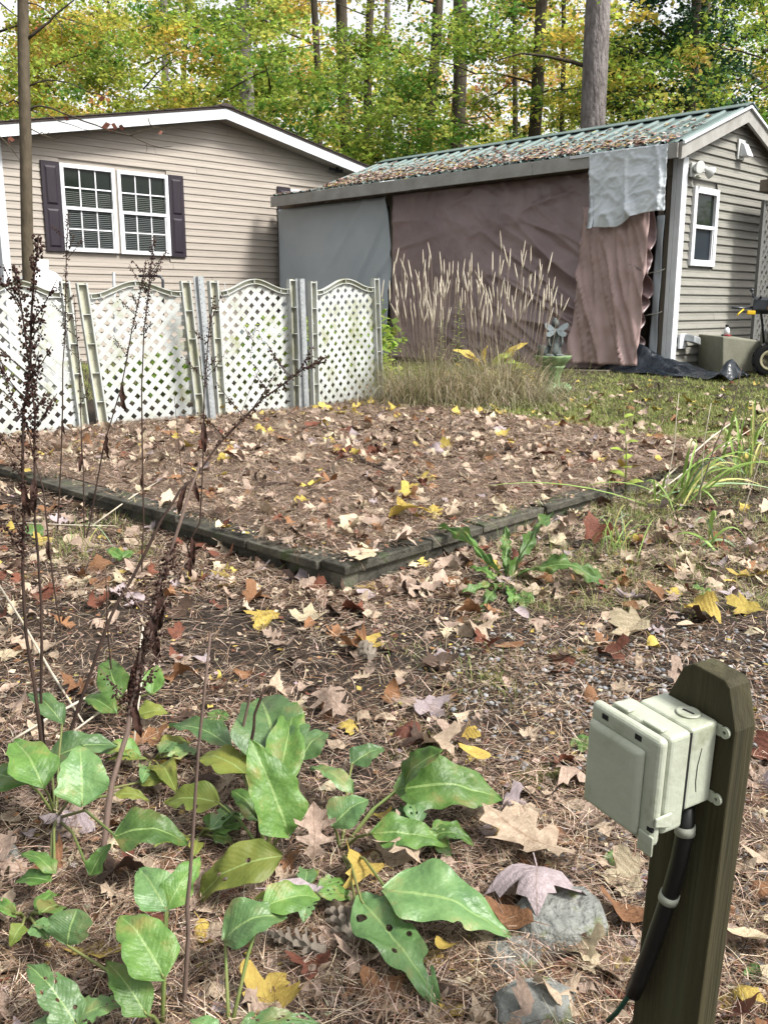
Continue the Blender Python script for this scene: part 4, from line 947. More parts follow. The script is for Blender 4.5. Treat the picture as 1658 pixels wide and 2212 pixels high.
def build_litter():
    # the plainly visible, told-apart leaves first
    K = put_px
    K(1135, 1838, 245, 'oak', 'pale tan', 'very large pale tan oak leaf left of the outlet post', var=0, rz=R(52), tilt=(.15, .1), lift=.03)
    K(1155, 1962, 150, 'maple', 'mauve grey', 'large mauve grey maple leaf above the grey stone', var=5, rz=R(170), tilt=(-.1, .1), lift=.04)
    K(1330, 1895, 95, 'maple', 'cream', 'cream maple leaf between the oak leaf and the post', var=1, rz=R(80))
    K(1345, 1985, 130, 'beech', 'orange brown', 'long orange brown leaf beside the post foot', var=1, rz=R(45), tilt=(.1, .3), lift=.02)
    K(1000, 1592, 58, 'maple', 'yellow', 'bright yellow maple leaf on needles above the dock leaves', var=0)
    K(1022, 1668, 75, 'poplar', 'yellow', 'flat yellow oval leaf resting on a dock leaf', var=0, lift=.06, rz=R(70))
    K(937, 1536, 68, 'maple', 'mauve grey', 'pink star-shaped maple leaf in the middle of the path', var=1)
    K(560, 1332, 62, 'maple', 'yellow', 'yellow maple leaf lying below the left platform edge', var=0)
    K(805, 1264, 52, 'maple', 'yellow', 'pale yellow maple leaf at the platform corner', var=0)
    K(1275, 1175, 68, 'maple', 'reddish brown', 'upright folded maroon maple leaf by the grass tuft', var=2, tilt=(1.1, .2), rz=R(20), lift=.04)
    K(1500, 1325, 70, 'maple', 'yellow', 'crumpled yellow maple leaf on the right among gravel', var=3)
    K(1612, 1243, 55, 'maple', 'yellow', 'small golden maple leaf at the right edge', var=1)
    K(1345, 1372, 95, 'maple', 'cream', 'wide cream maple leaf on the gravel', var=1, rz=R(100))
    K(1100, 1393, 68, 'poplar', 'orange brown', 'oval orange leaf left of the cream maple leaf', var=0, rz=R(95))
    K(1270, 1387, 60, 'oak', 'cream', 'small cream leaf beside the wide cream maple leaf', var=1)
    K(1485, 1478, 70, 'maple', 'pinkish tan', 'pinkish leaf on gravel right above the post top', var=2)
    K(1640, 1630, 80, 'maple', 'reddish brown', 'purple-red maple leaf right of the post', var=1)
    K(1640, 1690, 110, 'oak', 'pinkish tan', 'pinkish oak leaf right of the post below the red one', var=1)
    K(1630, 2050, 150, 'beech', 'cream', 'long pale yellow leaf right of the post', var=0, rz=R(70), lift=.03)
    K(1590, 2170, 150, 'poplar', 'reddish brown', 'big rusty brown leaf at the post foot', var=1, rz=R(10))
    K(680, 1870, 120, 'oak', 'pinkish tan', 'pinkish oak leaf standing among dock stems', var=2, tilt=(.9, .1), rz=R(10), lift=.05)
    K(770, 1905, 95, 'maple', 'yellow', 'ragged yellow leaf between dock plants', var=3, tilt=(.6, .2), lift=.03)
    K(850, 1870, 140, 'oak', 'pale tan', 'folded tan oak leaf beside the yellow one', var=2, rz=R(60), lift=.04)
    K(960, 2075, 95, 'poplar', 'yellow', 'rolled yellow and brown leaf near the lower stone', var=4, rz=R(160), tilt=(.5, 0), lift=.03)
    K(1100, 1995, 130, 'beech', 'orange brown', 'narrow orange leaf tucked under the mauve maple leaf', var=1, rz=R(45), lift=.02)
    K(1265, 2095, 60, 'maple', 'cream', 'small folded cream leaf right of the stone', var=2)
    K(470, 1185+0, 40, 'oak', 'orange brown', 'small orange leaf left of the platform corner', var=1)
    K(175, 1500, 90, 'oak', 'orange brown', 'dark orange oak leaf under the dead stalks', var=3, rz=R(80), lift=.02)
    K(400, 1460, 50, 'maple', 'orange brown', 'glossy orange leaf right of the pale stalk', var=3)
    K(655, 1290, 75, 'oak', 'pale tan', 'spread tan oak leaf below the platform corner', var=1, rz=R(60)); K(795, 1318, 45, 'poplar', 'pinkish tan', 'small pink round leaf below the platform corner', var=1)
    K(670, 1330, 60, 'maple', 'cream', 'cream maple leaf next to the spread oak leaf', var=1); K(755, 1400, 65, 'maple', 'orange brown', 'golden brown cupped leaf mid path', var=2)
    K(612, 1392, 70, 'oak', 'pinkish tan', 'pink tan leaf left of the golden brown cupped leaf', var=1); K(180, 1262, 45, 'maple', 'cream', 'pale leaf among the dead stalks', var=1)
    K(710, 1540, 110, 'oak', 'pinkish tan', 'big pinkish oak leaf above the upright dock leaf', var=5, rz=R(30), lift=.02); K(860, 1475, 50, 'poplar', 'pinkish tan', 'pair-like pink curled leaf in mid path', var=2)
    K(1060, 1405, 60, 'oak', 'reddish brown', 'dark upright leaf among needles mid right', var=2, tilt=(.9, 0)); K(1000, 1345, 55, 'beech', 'orange brown', 'brown curled leaf below the toothed weed', var=2); K(1040, 1365, 65, 'maple', 'pale tan', 'tan bent leaf below the toothed weed', var=3)
    K(1360, 1290, 85, 'oak', 'mauve grey', 'pinkish grey oak leaf right of the toothed weed', var=1, rz=R(30)); K(1415, 1290, 60, 'beech', 'orange brown', 'upright tan leaf right of the grey oak leaf', var=2, tilt=(.7, 0))
    K(548, 1090, 50, 'oak', 'pale tan', 'tan oak leaf on the platform near its left corner', var=1); K(870, 1115, 75, 'maple', 'yellow', 'crumpled golden leaf on the platform front', var=3); K(885, 1055, 28, 'maple', 'yellow', 'small lemon leaf in the middle of the platform', var=0)
    K(770, 1195, 75, 'maple', 'cream', 'flat cream leaf on the platform front corner', var=0, rz=R(90)); K(460, 950, 60, 'oak', 'dark brown', 'dark brown leaf hanging on the broken stalk', var=5, lift=.02)
    K(480, 800 + 90, 45, 'maple', 'yellow', 'yellow leaf at the foot of the lattice fence', var=1)
    K(60, 1075, 50, 'maple', 'cream', 'pale yellow leaf at the left edge beside the platform', var=1); K(155, 1085, 32, 'maple', 'reddish brown', 'red leaf left of the platform edge', var=0)
    K(650, 1975, 130, 'beech', 'mauve grey', 'bluish grey leaf underside lying by the dock leaf', var=0, rz=R(-80), lift=.05)
    K(15, 1420, 55, 'maple', 'cream', 'white-backed leaf at the left edge', var=1)
    named = len(fallen)
    # the rest: nearest ones become single things, the others one mass
    items = []
    for (x, y, px, py) in SC:
        dist = math.hypot(x, y); a, b = decklocal(x, y); deck = 0 < a < DW and 0 < b < DL
        if deck and (a < .14 or (b < .14 and a < 2)) and rnd.random() < .8: continue
        dens = .72 if deck else (.42 if px < 700 else .5)
        if bool(lawnpx(np.array(x), np.array(y))): dens *= .6
        if y < 2.6: dens *= .5
        elif y < 3.3: dens *= .7
        if px > 1000 and 1380 < py < 1700: dens *= .45
        if rnd.random() > dens: continue
        kind = rnd.choices(['maple', 'oak', 'beech', 'poplar'], (4, 3, 2.5, 2))[0]; c = rnd.choices(CN, CP)[0]
        if y > 8.2 and rnd.random() < .25: c = 'yellow'
        s = rnd.uniform(.045, .10) * (1.15 if kind in ('maple', 'oak') else .95)
        items.append((s / (dist + .3), x, y, s, kind, c))
    # crisper copies: only as many as a floor really carries
    items = items[:3900]; items.sort(reverse=True)
    single = items[:300 - named]; rest = items[300 - named:]
    for (_, x, y, s, kind, c) in single: put_leaf(x, y, s * .86, kind, c)
    bmv = []; bmf = []; bmc = []; k0 = 0; pre = {}
    for (_, x, y, s, kind, c) in rest:
        me = rnd.choice(LP[kind]); key = me.name
        if key not in pre:
            v = np.empty(len(me.vertices) * 3); me.vertices.foreach_get('co', v); me.calc_loop_triangles()
            t = np.empty(len(me.loop_triangles) * 3, np.int32); me.loop_triangles.foreach_get('vertices', t); pre[key] = (v.reshape(-1, 3), t.reshape(-1, 3))
        v, t = pre[key]; Rm = np.array((Matrix.Rotation(rnd.uniform(0, 6.28), 3, 'Z') @ Matrix.Rotation(rnd.gauss(0, .3), 3, 'X') @ Matrix.Rotation(rnd.gauss(0, .3), 3, 'Y')))
        w = (v * s) @ Rm.T; w[:, 2] += zs(x, y) + .01 - max(w[:, 2].min(), -.012); w[:, 0] += x; w[:, 1] += y
        bmv.append(w); bmf.append(t + k0); k0 += len(v)
        col = np.array(LC[c][0]) * rnd.uniform(.65, 1.1); bmc.append(np.tile(col, (len(t), 1)))
    me = npmesh('leaf_litter', np.concatenate(bmv), np.concatenate(bmf), 'litter', np.concatenate(bmc), True)
    tag(linkobj('leaf_litter', me), 'smaller brown, tan and yellow leaves strewn over yard and platform', 'leaf litter', kind='stuff')
    # small crumbs of broken leaf between the needles
    n = 26000; P = np.array(SC)[rng.choice(len(SC), n)][:, :2] + rng.normal(0, .06, (n, 2)); kp = (~lawnpx(P[:, 0], P[:, 1])) | (rng.uniform(0, 1, n) < .15); P = P[kp]; n = len(P); x, y = P[:, 0], P[:, 1]; z = zsn(x, y) + .006 + rng.uniform(0, .012, n)
    s = rng.uniform(.006, .026, n); a = rng.uniform(0, 6.28, n); b = a + rng.uniform(1.2, 2.2, n); t = rng.uniform(-.35, .35, (n, 3)) * s[:, None]
    c0 = np.stack([x, y, z], 1); A = np.stack([np.cos(a), np.sin(a), 0 * a], 1) * s[:, None]; Bv = np.stack([np.cos(b), np.sin(b), 0 * a], 1) * (s * .8)[:, None]
    V = np.stack([c0 - A * .5, c0 + Bv * .5 + t * [0, 0, 1], c0 + A * .6, c0 - Bv * .5 - t * [0, 0, .4]], 1).reshape(-1, 3)
    cc = palette(n, [v[0] for v in LC.values()], .25, p=CP) * .85
    tag(linkobj('leaf_crumbs', npmesh('leaf_crumbs', V, np.arange(n * 4).reshape(n, 4), 'litter', cc)), 'crumbled bits of dead leaf between pine needles', 'leaf debris', kind='stuff')
    # pine needles
    n = 130000; k = rng.choice(len(SC), n); arr = np.array(SC)
    P = arr[k][:, :2] + rng.normal(0, .08, (n, 2)); x, y = P[:, 0], P[:, 1]
    m2 = 70000; u_ = rng.uniform(0, DW, m2); v_ = rng.uniform(0, DL, m2); x = np.concatenate([x, DO.x + u_ * DX.x + v_ * DY.x]); y = np.concatenate([y, DO.y + u_ * DX.y + v_ * DY.y])
    a_ = (x - DO.x) * DX.x + (y - DO.y) * DX.y; b_ = (x - DO.x) * DY.x + (y - DO.y) * DY.y
    bare = ((a_ > -.02) & (b_ > -.02) & (b_ < 2.6) & (a_ < .13 + .06 * np.sin(b_ * 9)) & (a_ > -.02)) | ((b_ > -.02) & (a_ > -.02) & (a_ < 1.95) & (b_ < .13 + .06 * np.sin(a_ * 7 + 1)))
    ok = ((~bare) | (rng.uniform(0, 1, len(x)) < .13)) & (y > 1.0) & ((~lawnpx(x, y)) | (rng.uniform(0, 1, len(x)) < .12)); x, y = x[ok], y[ok]; n = len(x)
    near = np.clip((4.2 - y) / 3, 0, 1)
    az = rng.uniform(0, 2 * np.pi, n); el = rng.normal(.03, .14, n) + near * np.abs(rng.normal(0, .12, n))
    d = np.stack([np.cos(az) * np.cos(el), np.sin(az) * np.cos(el), np.sin(el)], 1)
    L = rng.uniform(.055, .125, n); base = np.stack([x, y, zsn(x, y) + .004 + rng.uniform(0, .03, n) ** 1.0], 1) - d * (L * .3)[:, None] * [1, 1, 0]
    wd = rng.uniform(.0012, .0021, n) * (1 + .20 * np.maximum(y - 2, 0))
    cols = palette(n, [(.27, .19, .14), (.19, .12, .08), (.36, .26, .195), (.085, .055, .038), (.50, .40, .31), (.44, .34, .26), (.20, .115, .065), (.04, .027, .02), (.10, .064, .042), (.16, .105, .07), (.30, .215, .155)], .3)
    me = ribbons(base, d, L, wd, 3, .25, cols, 'pine_needles', 'needle', curl=rng.normal(0, .22, n))
    tag(linkobj('pine_needles', me), 'thick carpet of fallen rusty pine needles', 'pine needles', kind='stuff')
build_litter()

# grey-blue gravel showing through on the right
def build_gravel():
    V = []; F = []; C = []; k0 = 0
    bm = bmesh.new(); bmesh.ops.create_icosphere(bm, subdivisions=1, radius=1); bv = np.array([v.co[:] for v in bm.verts]); bf = np.array([[v.index for v in f.verts] for f in bm.faces]); bm.free()
    n = 0
    while n < 1900:
        px, py = rnd.gauss(1400, 260), rnd.gauss(1490, 95)
        if n % 3 == 0: px, py = rnd.uniform(1180, 1720), rnd.uniform(1640, 2160)
        if not (900 < px < 1760 and 1340 < py < 2230): continue
        P = G(px, py); s = rnd.uniform(.003, .0095) * (1.5 if rnd.random() < .06 else 1)
        w = bv * s * np.array([rnd.uniform(.8, 1.4), rnd.uniform(.8, 1.3), rnd.uniform(.5, .8)]) * (1 + rng.uniform(-.35, .3, (len(bv), 1)))
        a = rnd.uniform(0, 6.28); ca, sa = math.cos(a), math.sin(a); w = w @ np.array([[ca, sa, 0], [-sa, ca, 0], [0, 0, 1]])
        w += np.array([P.x, P.y, zg(P.x, P.y) + .009 + s * .25]); V.append(w); F.append(bf + k0); k0 += len(bv)
        g = rnd.choice([(.26, .265, .28), (.19, .195, .21), (.36, .36, .365), (.30, .285, .265), (.17, .18, .2), (.24, .21, .18)]); C.append(np.tile(np.array(g) * rnd.uniform(.8, 1.2), (len(bf), 1))); n += 1
    tag(linkobj('gravel', npmesh('gravel', np.concatenate(V), np.concatenate(F), 'gravel', np.concatenate(C), False)), 'patch of loose grey gravel under needles on the right', 'gravel', kind='stuff')
build_gravel()

# ------------------------------------------------------------------ dock and other broad-leaved plants
def blade(base, tip, width, arch=.15, fold=.25, wave=.03, prof='dock', nv=14, nu=8, holes=0., seed=0, up=None, name='leaf', m='dock', parent=None, org=Vector((0, 0, 0))):
    """a broad leaf as a curved grid from base to tip, with UVs across and along for the veins"""
    rr = random.Random(seed); base = Vector(base); tip = Vector(tip); d = tip - base; L = d.length; d.normalize()
    upv = Vector(up) if up is not None else (Vector((0, 0, 1)) * .8 + (CAM - base).normalized() * .5 + Vector((rr.uniform(-.25, .25), rr.uniform(-.2, .2), 0)))
    s = d.cross(upv).normalized(); n = s.cross(d).normalized()
    V = []; UV = []; F = []
    ph = rr.uniform(0, 6)
    for j in range(nv + 1):
        t = j / nv
        if prof == 'dock': w = (min(1, t / .16) ** .6) * (1 - t ** 2.4) ** .75 * (1 - .12 * t)
        elif prof == 'lance': w = (t ** .55) * (1 - t) ** .55 * 1.7
        elif prof == 'tooth': w = (.16 + .84 * t ** .8) * (1 - t ** 3) ** .7 * (1 - .62 * ((j % 3) == 1) * (t < .88))
        elif prof == 'round': w = math.sqrt(max(0, 1 - (2 * t - 1) ** 2)) if j not in (0, nv) else .06
        else: w = min(1, t * 8 + .3) * (1 - t) ** .8
        w = max(w, .02)
        c = base + d * (L * t) + n * (arch * L * math.sin(math.pi * t) ) - Vector((0, 0, 1)) * (arch * L * .6 * t * t)
        for i in range(nu + 1):
            u = -1 + 2 * i / nu
            ww = width * .5 * w * (1 + .05 * math.sin(t * 26 + ph + (3 if u < 0 else 0)) + (.20 * fn(t * 5, ph * 3 + (9 if u < 0 else 0)) + .12 * fn(t * 13, ph * 5 + (5 if u < 0 else 0)) if prof in ('dock', 'lance', 'round') else 0))
            p = c + s * (u * ww) + n * (fold * abs(u) * ww * (1 - .35 * abs(u)) + wave * L * u * u * math.sin(t * 17 + ph + u * 2.1) + .010 * L * math.sin(t * 34 + abs(u) * 6) * abs(u) + .05 * L * fn(t * 3.2, u * 1.6, ph) + .022 * L * fn(t * 8, u * 4, ph))
            if prof == 'dock' and j == 0: p = p - d * (abs(u) * .05 * L)
            V.append(tuple(p - org)); UV.append((u, t))
    W = nu + 1
    for j in range(nv):
        for i in range(nu):
            if holes and rr.random() < holes * (.5 + abs(2 * (i + .5) / nu - 1)): continue
            F.append((j * W + i, j * W + i + 1, (j + 1) * W + i + 1, (j + 1) * W + i))
    me = bpy.data.meshes.new(name); me.from_pydata(V, [], F); me.materials.append(mat[m] if isinstance(m, str) else m)
    uv = me.uv_layers.new(name='UVMap')
    for lp in me.loops: uv.data[lp.index].uv = UV[lp.vertex_index]
    me.polygons.foreach_set('use_smooth', [True] * len(me.polygons))
    o = linkobj(name, me, parent)
    ss = o.modifiers.new('sub', 'SUBSURF'); ss.levels = 1; ss.render_levels = 1
    return o
def plant(name, root_px, label, cat, leaves, group=None, m='dock', prof='dock', stem=.0031, stemmat='petiole', rh=.0):
    root = G(*root_px); e = empty(name, root, 0, label, cat, group)
    for k, lf in enumerate(leaves):
        b, t, wpx, hb, ht = lf[:5]; opt = lf[5] if len(lf) > 5 else {}
        B = G(*b, hb); T = G(*t, ht); mm = opt.get('m', m)
        lo = blade(B, T, pxsize(wpx, B), opt.get('arch', .12), opt.get('fold', .3), opt.get('wave', .03), opt.get('prof', prof), 26 if opt.get('prof') == 'tooth' else 16, 8, opt.get('holes', 0), seed=int(b[0] + t[1]), m=mm, parent=e, org=root, up=opt.get('up'))
        if not opt.get('nostem'):
            mid = (root.lerp(B, .55)) + Vector((0, 0, .25 * (B - root).length * .4))
            d = (T - B).normalized()
            MB().tube([root - root, root.lerp(mid, .6) - root, mid - root, B.lerp(mid, .12) - root, B - root, B + d * .01 - root], [stem * 1.3, stem * 1.15, stem, stem * .9, stem * .8, stem * .5], 7).build('petiole', stemmat, e, True)
    return e
gd = 'dock plants in the foreground'
OL = dict(m='dockold'); HO = dict(m='dockblue', holes=.13)
plant('dock_plant', (122, 1768), 'dock plant at the foot of the dark stalks on the left', 'plant', [
    ((178, 1737), (172, 1600), 112, .16, .26, dict(m='dockblue')), ((92, 1698), (30, 1590), 105, .15, .2), ((60, 1690), (-30, 1680), 110, .12, .1), ((250, 1806), (405, 1806), 108, .16, .15, dict(arch=.22)), ((110, 1903), (32, 1902), 44, .09, .07, dict(fold=.6)), ((118, 1885), (45, 1838), 46, .1, .12),
    ((196, 1890), (240, 1818), 46, .07, .12), ((135, 1562), (58, 1490), 52, .16, .2, dict(m='dockblue')), ((110, 1640), (255, 1600), 85, .09, .1, dict(m='dockblue')), ((250, 1716), (322, 1724), 34, .07, .06, OL), ((300, 1690), (382, 1684), 44, .06, .06, OL)], gd)
plant('dock_plant', (575, 1850), 'dock plant with tall upright leaf by the two cut stems', 'plant', [
    ((622, 1800), (540, 1590), 128, .10, .30, dict(fold=.35, arch=.06, up=(.35, -.8, .45))), ((608, 1650), (560, 1490), 165, .16, .22, dict(m='dockblue', fold=.35)), ((600, 1700), (640, 1500), 95, .14, .24, dict(fold=.2)), ((605, 1850), (420, 1930), 105, .12, .03, dict(m='dockold', holes=.05, arch=.2)), ((470, 1732), (355, 1728), 78, .1, .08, dict(m='dockold', holes=.06)), ((530, 1672), (430, 1630), 88, .14, .14, OL),
    ((495, 1610), (365, 1560), 66, .08, .09, dict(m='dockblue')), ((650, 1640), (705, 1575), 74, .12, .14, dict(m='dockblue')), ((560, 1770), (500, 1700), 60, .08, .12)], gd)
plant('dock_plant', (352, 2225), 'dock plant with broad leaves at the bottom left', 'plant', [
    ((353, 2108), (258, 1965), 128, .14, .2, dict(arch=.14)), ((316, 2190), (230, 2068), 80, .08, .14, dict(fold=.15)), ((358, 1964), (300, 1868), 105, .19, .23, dict(m='dockblue')), ((362, 1962), (432, 1842), 70, .19, .24, dict(fold=.2)), ((146, 2042), (168, 1958), 92, .1, .15, dict(prof='round', m='dockblue'))], gd)
plant('dock_plant', (735, 1840), 'dock plant with sprawling leaves between the yellow leaf and the oak leaf', 'plant', [
    ((720, 1784), (795, 1720), 98, .1, .14, dict(m='dockblue')), ((806, 1800), (968, 1816), 84, .09, .07), ((858, 1705), (1085, 1712), 150, .10, .08, dict(arch=.12, fold=.4)), ((872, 1698), (960, 1612), 95, .10, .22, dict(fold=.3)), ((760, 1712), (668, 1650), 48, .08, .1, dict(m='dockblue')), ((760, 1650), (830, 1612), 60, .07, .09, dict(m='dockblue')),
    ((835, 1922), (1104, 2008), 160, .10, .05, dict(m='dockblue', holes=.02, arch=.1)), ((780, 1945), (950, 2165), 125, .08, .03, dict(m='dockblue', holes=.10, arch=.06)), ((770, 1960), (832, 1940), 50, .06, .07, dict(m='dockblue'))], gd)
plant('dock_plant', (495, 2240), 'dock plant with one bright curved leaf at the bottom middle', 'plant', [
    ((486, 2030), (620, 1965), 130, .13, .17, dict(arch=.2, m='dockblue')), ((570, 1960), (692, 1930), 85, .17, .15, dict(m='dock', arch=.15)), ((520, 2225), (690, 2200), 60, .05, .05, HO), ((470, 2235), (410, 2200), 50, .05, .06, HO)], gd)
plant('dock_plant', (165, 2245), 'insect-eaten dock plant in the bottom left corner', 'plant', [
    ((165, 2215), (58, 2070), 92, .06, .13, HO), ((170, 2200), (268, 2162), 78, .06, .08, HO), ((150, 2230), (60, 2212), 60, .05, .05, HO)], gd)
plant('dock_plant', (262, 1535), 'small dock plant beside the pale broken stalk', 'plant', [
    ((258, 1505), (232, 1418), 72, .08, .14), ((330, 1497), (336, 1432), 50, .07, .12), ((300, 1545), (364, 1536), 58, .06, .06, OL), ((250, 1540), (180, 1500), 50, .06, .07)], gd)
for (px, py, lab) in ((430, 1800, 'low dock leaves between the plain stalk and the upright leaf'), (660, 1930, 'low dock leaves under the bright curved leaf'), (905, 1800, 'low dock leaves left of the large oak leaf'), (60, 1980, 'low ragged dock leaves at the left edge'), (330, 1640, 'low dock leaves right of the mauve stalk')):
    q = random.Random(px); lv = []
    for k in range(7):
        a = q.uniform(0, 6.28); b0 = (px + 30 * math.cos(a), py + 18 * math.sin(a)); L = q.uniform(45, 100)
        lv.append((b0, (b0[0] + L * math.cos(a), b0[1] + L * .6 * math.sin(a)), q.uniform(30, 62), q.uniform(.03, .08), q.uniform(.02, .09), dict(m=q.choice(['dock', 'dockold', 'dockblue']), holes=q.choice([0, .03, .1]), arch=q.uniform(.05, .25))))
    plant('dock_plant', (px, py + 12), lab, 'plant', lv, gd)
plant('weed_seedling', (262, 1215), 'small green weed left of the platform corner', 'plant', [((262, 1205), (230, 1183), 26, .04, .06), ((265, 1205), (290, 1190), 24, .04, .05), ((262, 1208), (250, 1212), 22, .03, .03)], stem=.002)
plant('weed_seedling', (75, 1165), 'round-leaved weed at the left edge', 'plant', [((75, 1160), (72, 1130), 42, .03, .08, dict(prof='round', m='dock')), ((75, 1160), (95, 1150), 24, .02, .04, dict(prof='round'))], stem=.002)
TO = dict(prof='tooth', fold=.5, arch=.1, wave=.05)
plant('dandelion_plant', (1092, 1258), 'big toothed green weed at the right platform edge', 'plant', [
    ((1085, 1250), (945, 1125), 46, .02, .16, TO), ((1093, 1245), (1092, 1135), 44, .02, .2, dict(TO, arch=.02)), ((1100, 1248), (1195, 1100), 56, .02, .22, dict(TO, arch=.06)), ((1120, 1240), (1335, 1262), 88, .05, .03, dict(TO, arch=.22, fold=.3)), ((1080, 1262), (1015, 1222), 50, .02, .06, TO), ((1085, 1270), (1040, 1320), 42, .02, .02, TO), ((1075, 1265), (985, 1290), 44, .02, .02, dict(TO, m='dock')), ((1098, 1268), (1110, 1310), 40, .02, .02, TO)], stem=.002)
for (px, py, lab) in ((1130, 1300, 'low lobed weed below the toothed plant'), (470, 1555, 'pale weed leaves left of the cut stems'), (1255, 1610, 'tiny round-leaved weed left of the outlet box'), (1630, 2105, 'clover-like weed at the right edge by the post'), (1520, 1275, 'broad green weed at the right among leaves'), (1325, 1860, 'small clover weed left of the post')):
    rt = (px, py)
    plant('weed_seedling', rt, lab, 'plant', [((px + 2, py - 4), (px + int(26 * math.cos(a)), py + int(20 * math.sin(a)) - 6), 24, .015, .02, dict(prof='round', m='dock')) for a in (0.2, 1.5, 2.8, 3.9, 5.2)], stem=.0015)

# ------------------------------------------------------------------ dead dock stalks with seed clusters
def stalk(pts, r, label, m='stalk', seeds=None, dens=1., leaves=(), lean=0., name='dead_stalk', base=None, group='dead dock stalks'):
    B = G(*pts[0]) if base is None else base; n = len(pts); r = r * .82
    P = [atY(x, y, B.y + lean * i / max(1, n - 1)) for i, (x, y) in enumerate(pts)]
    e = empty(name, B, 0, label, 'stalk', group)
    Q = [P[0] - B - Vector((0, 0, .03))]
    for i in range(n - 1):
        for t in (0, .5): Q.append(P[i].lerp(P[i + 1], t) - B + Vector((rnd.uniform(-1, 1), 0, rnd.uniform(-1, 1))) * r * .5)
    Q.append(P[-1] - B); k = len(Q)
    MB().tube(Q, [r * (1 - .62 * i / (k - 1)) * (1.15 if i % 4 == 0 else 1) for i in range(k)], 7).build('stem', m, e, True)
    if seeds:
        a, b = seeds; mb = MB(); tw = MB(); L = len(Q) - 1
        cnt = int(150 * dens)
        for j in range(cnt):
            t = a + (b - a) * (j // 5) / max(1, cnt // 5); x = t * L; i = min(int(x), L - 1); c = Q[i].lerp(Q[i + 1], x - i)
            o = Vector((rnd.gauss(0, 1), rnd.gauss(0, 1), rnd.gauss(0, .8))); o = o / max(.6, o.length) * rnd.uniform(.003, .016)
            s = rnd.uniform(.0019, .0040); mb.ball(c + o, s, 5, 3, (rnd.uniform(.7, 1.3), rnd.uniform(.7, 1.3), rnd.uniform(.8, 1.3)))
        sd = mb.build('seed_clusters', 'seed', e, True); sd['kind'] = 'stuff'
        for j in range(int(6 * dens)):        # side twigs with their own seeds
            t = rnd.uniform(a, (a + b) / 2 + .1); x = t * L; i = min(int(x), L - 1); c = Q[i].lerp(Q[i + 1], x - i); sg = rnd.choice((-1, 1))
            ln = rnd.uniform(.05, .13); d = Vector((sg * rnd.uniform(.35, .8), rnd.uniform(-.4, .4), rnd.uniform(.6, 1))).normalized()
            tw = MB().tube([c, c + d * ln * .5, c + d * ln + Vector((0, 0, .01))], [.0016, .0013, .001], 5).build('twig', m, e, True)
            s2 = MB()
            for q in range(22): s2.ball(c + d * ln * rnd.uniform(.35, 1.) + Vector((rnd.gauss(0, .005), rnd.gauss(0, .005), rnd.gauss(0, .004))), rnd.uniform(.0018, .0037), 5, 3)
            so = s2.build('seed_clusters', 'seed', tw, True); so['kind'] = 'stuff'
    for (t, ln, dx) in leaves:
        ln *= .75; x = t * (len(Q) - 1); i = min(int(x), len(Q) - 2); c = Q[i].lerp(Q[i + 1], x - i) + B
        blade(c, c + Vector((dx * ln, rnd.uniform(-.1, .1) * ln, -ln)), ln * .26, .1, .9, .06, 'lance', 10, 4, seed=int(t * 99), up=(rnd.uniform(-.5, .5), -1, .1), name='shrivelled_leaf', m='deadleaf', parent=e, org=B)
    return e
stalk([(115, 1742), (95, 1651), (75, 1481), (57, 1376), (50, 1246), (52, 1133), (50, 888), (65, 788), (75, 588), (84, 505)], .0062, 'tallest seeded dark stalk near the left edge', seeds=(.5, 1), dens=2.8, leaves=((.62, .11, .1),))
stalk([(100, 1665), (90, 1506), (90, 1306), (82, 1206), (77, 1133), (75, 988), (76, 900), (60, 760), (42, 640), (32, 575)], .0050, 'seeded stalk crossing behind the tallest one at the left', seeds=(.58, 1), dens=1.8, leaves=((.55, .12, -.1),))
stalk([(134, 1363), (115, 1256), (95, 1056), (80, 1013), (60, 928), (22, 850), (0, 770)], .0042, 'thin bare stalk bending to the left edge', seeds=(.75, 1), dens=.4, leaves=((.3, .1, .0),))
stalk([(125, 1153), (132, 988), (137, 788), (142, 688), (145, 538), (147, 458)], .0052, 'upright seeded stalk before the leftmost lattice panel', seeds=(.55, 1), dens=1.3, leaves=((.35, .1, .1),))
stalk([(184, 1182), (180, 1013), (175, 918), (172, 788), (160, 638)], .0050, 'thin stalk before the leaning fence stile', seeds=(.6, 1), dens=.5, leaves=((.42, .12, -.15),))
stalk([(185, 1178), (195, 1128), (225, 963), (262, 838), (285, 713), (302, 638), (316, 562)], .0055, 'tilted seeded stalk before the second lattice panel', seeds=(.62, 1), dens=1.0, leaves=((.42, .16, .0), (.55, .17, .05)))
stalk([(307, 1248), (310, 1128), (307, 838), (312, 713), (325, 588), (332, 508)], .0050, 'straight seeded stalk in front of the house window', seeds=(.62, 1), dens=1.4, leaves=((.34, .08, -.1),))
stalk([(398, 1070), (397, 1063), (385, 938), (377, 858)], .0040, 'short bare stalk before the middle of the fence', leaves=((.1, .08, 0),))
stalk([(425, 1260), (405, 1180), (432, 1128), (440, 988), (442, 838), (450, 738), (462, 638)], .0055, 'dark seeded stalk before the left steel post', seeds=(.7, 1), dens=.9, leaves=((.62, .17, .0), (.3, .17, -.05), (.2, .14, .05), (.12, .13, -.25)))
stalk([(145, 1606), (195, 1456), (240, 1331), (280, 1256), (350, 1121), (390, 1061), (425, 1028), (465, 968), (565, 863), (655, 798), (706, 770)], .0066, 'long dark stalk leaning right across the lattice fence', seeds=(.72, 1), dens=1.3, leaves=((.56, .11, -.3), (.6, .09, .2)), lean=.35)
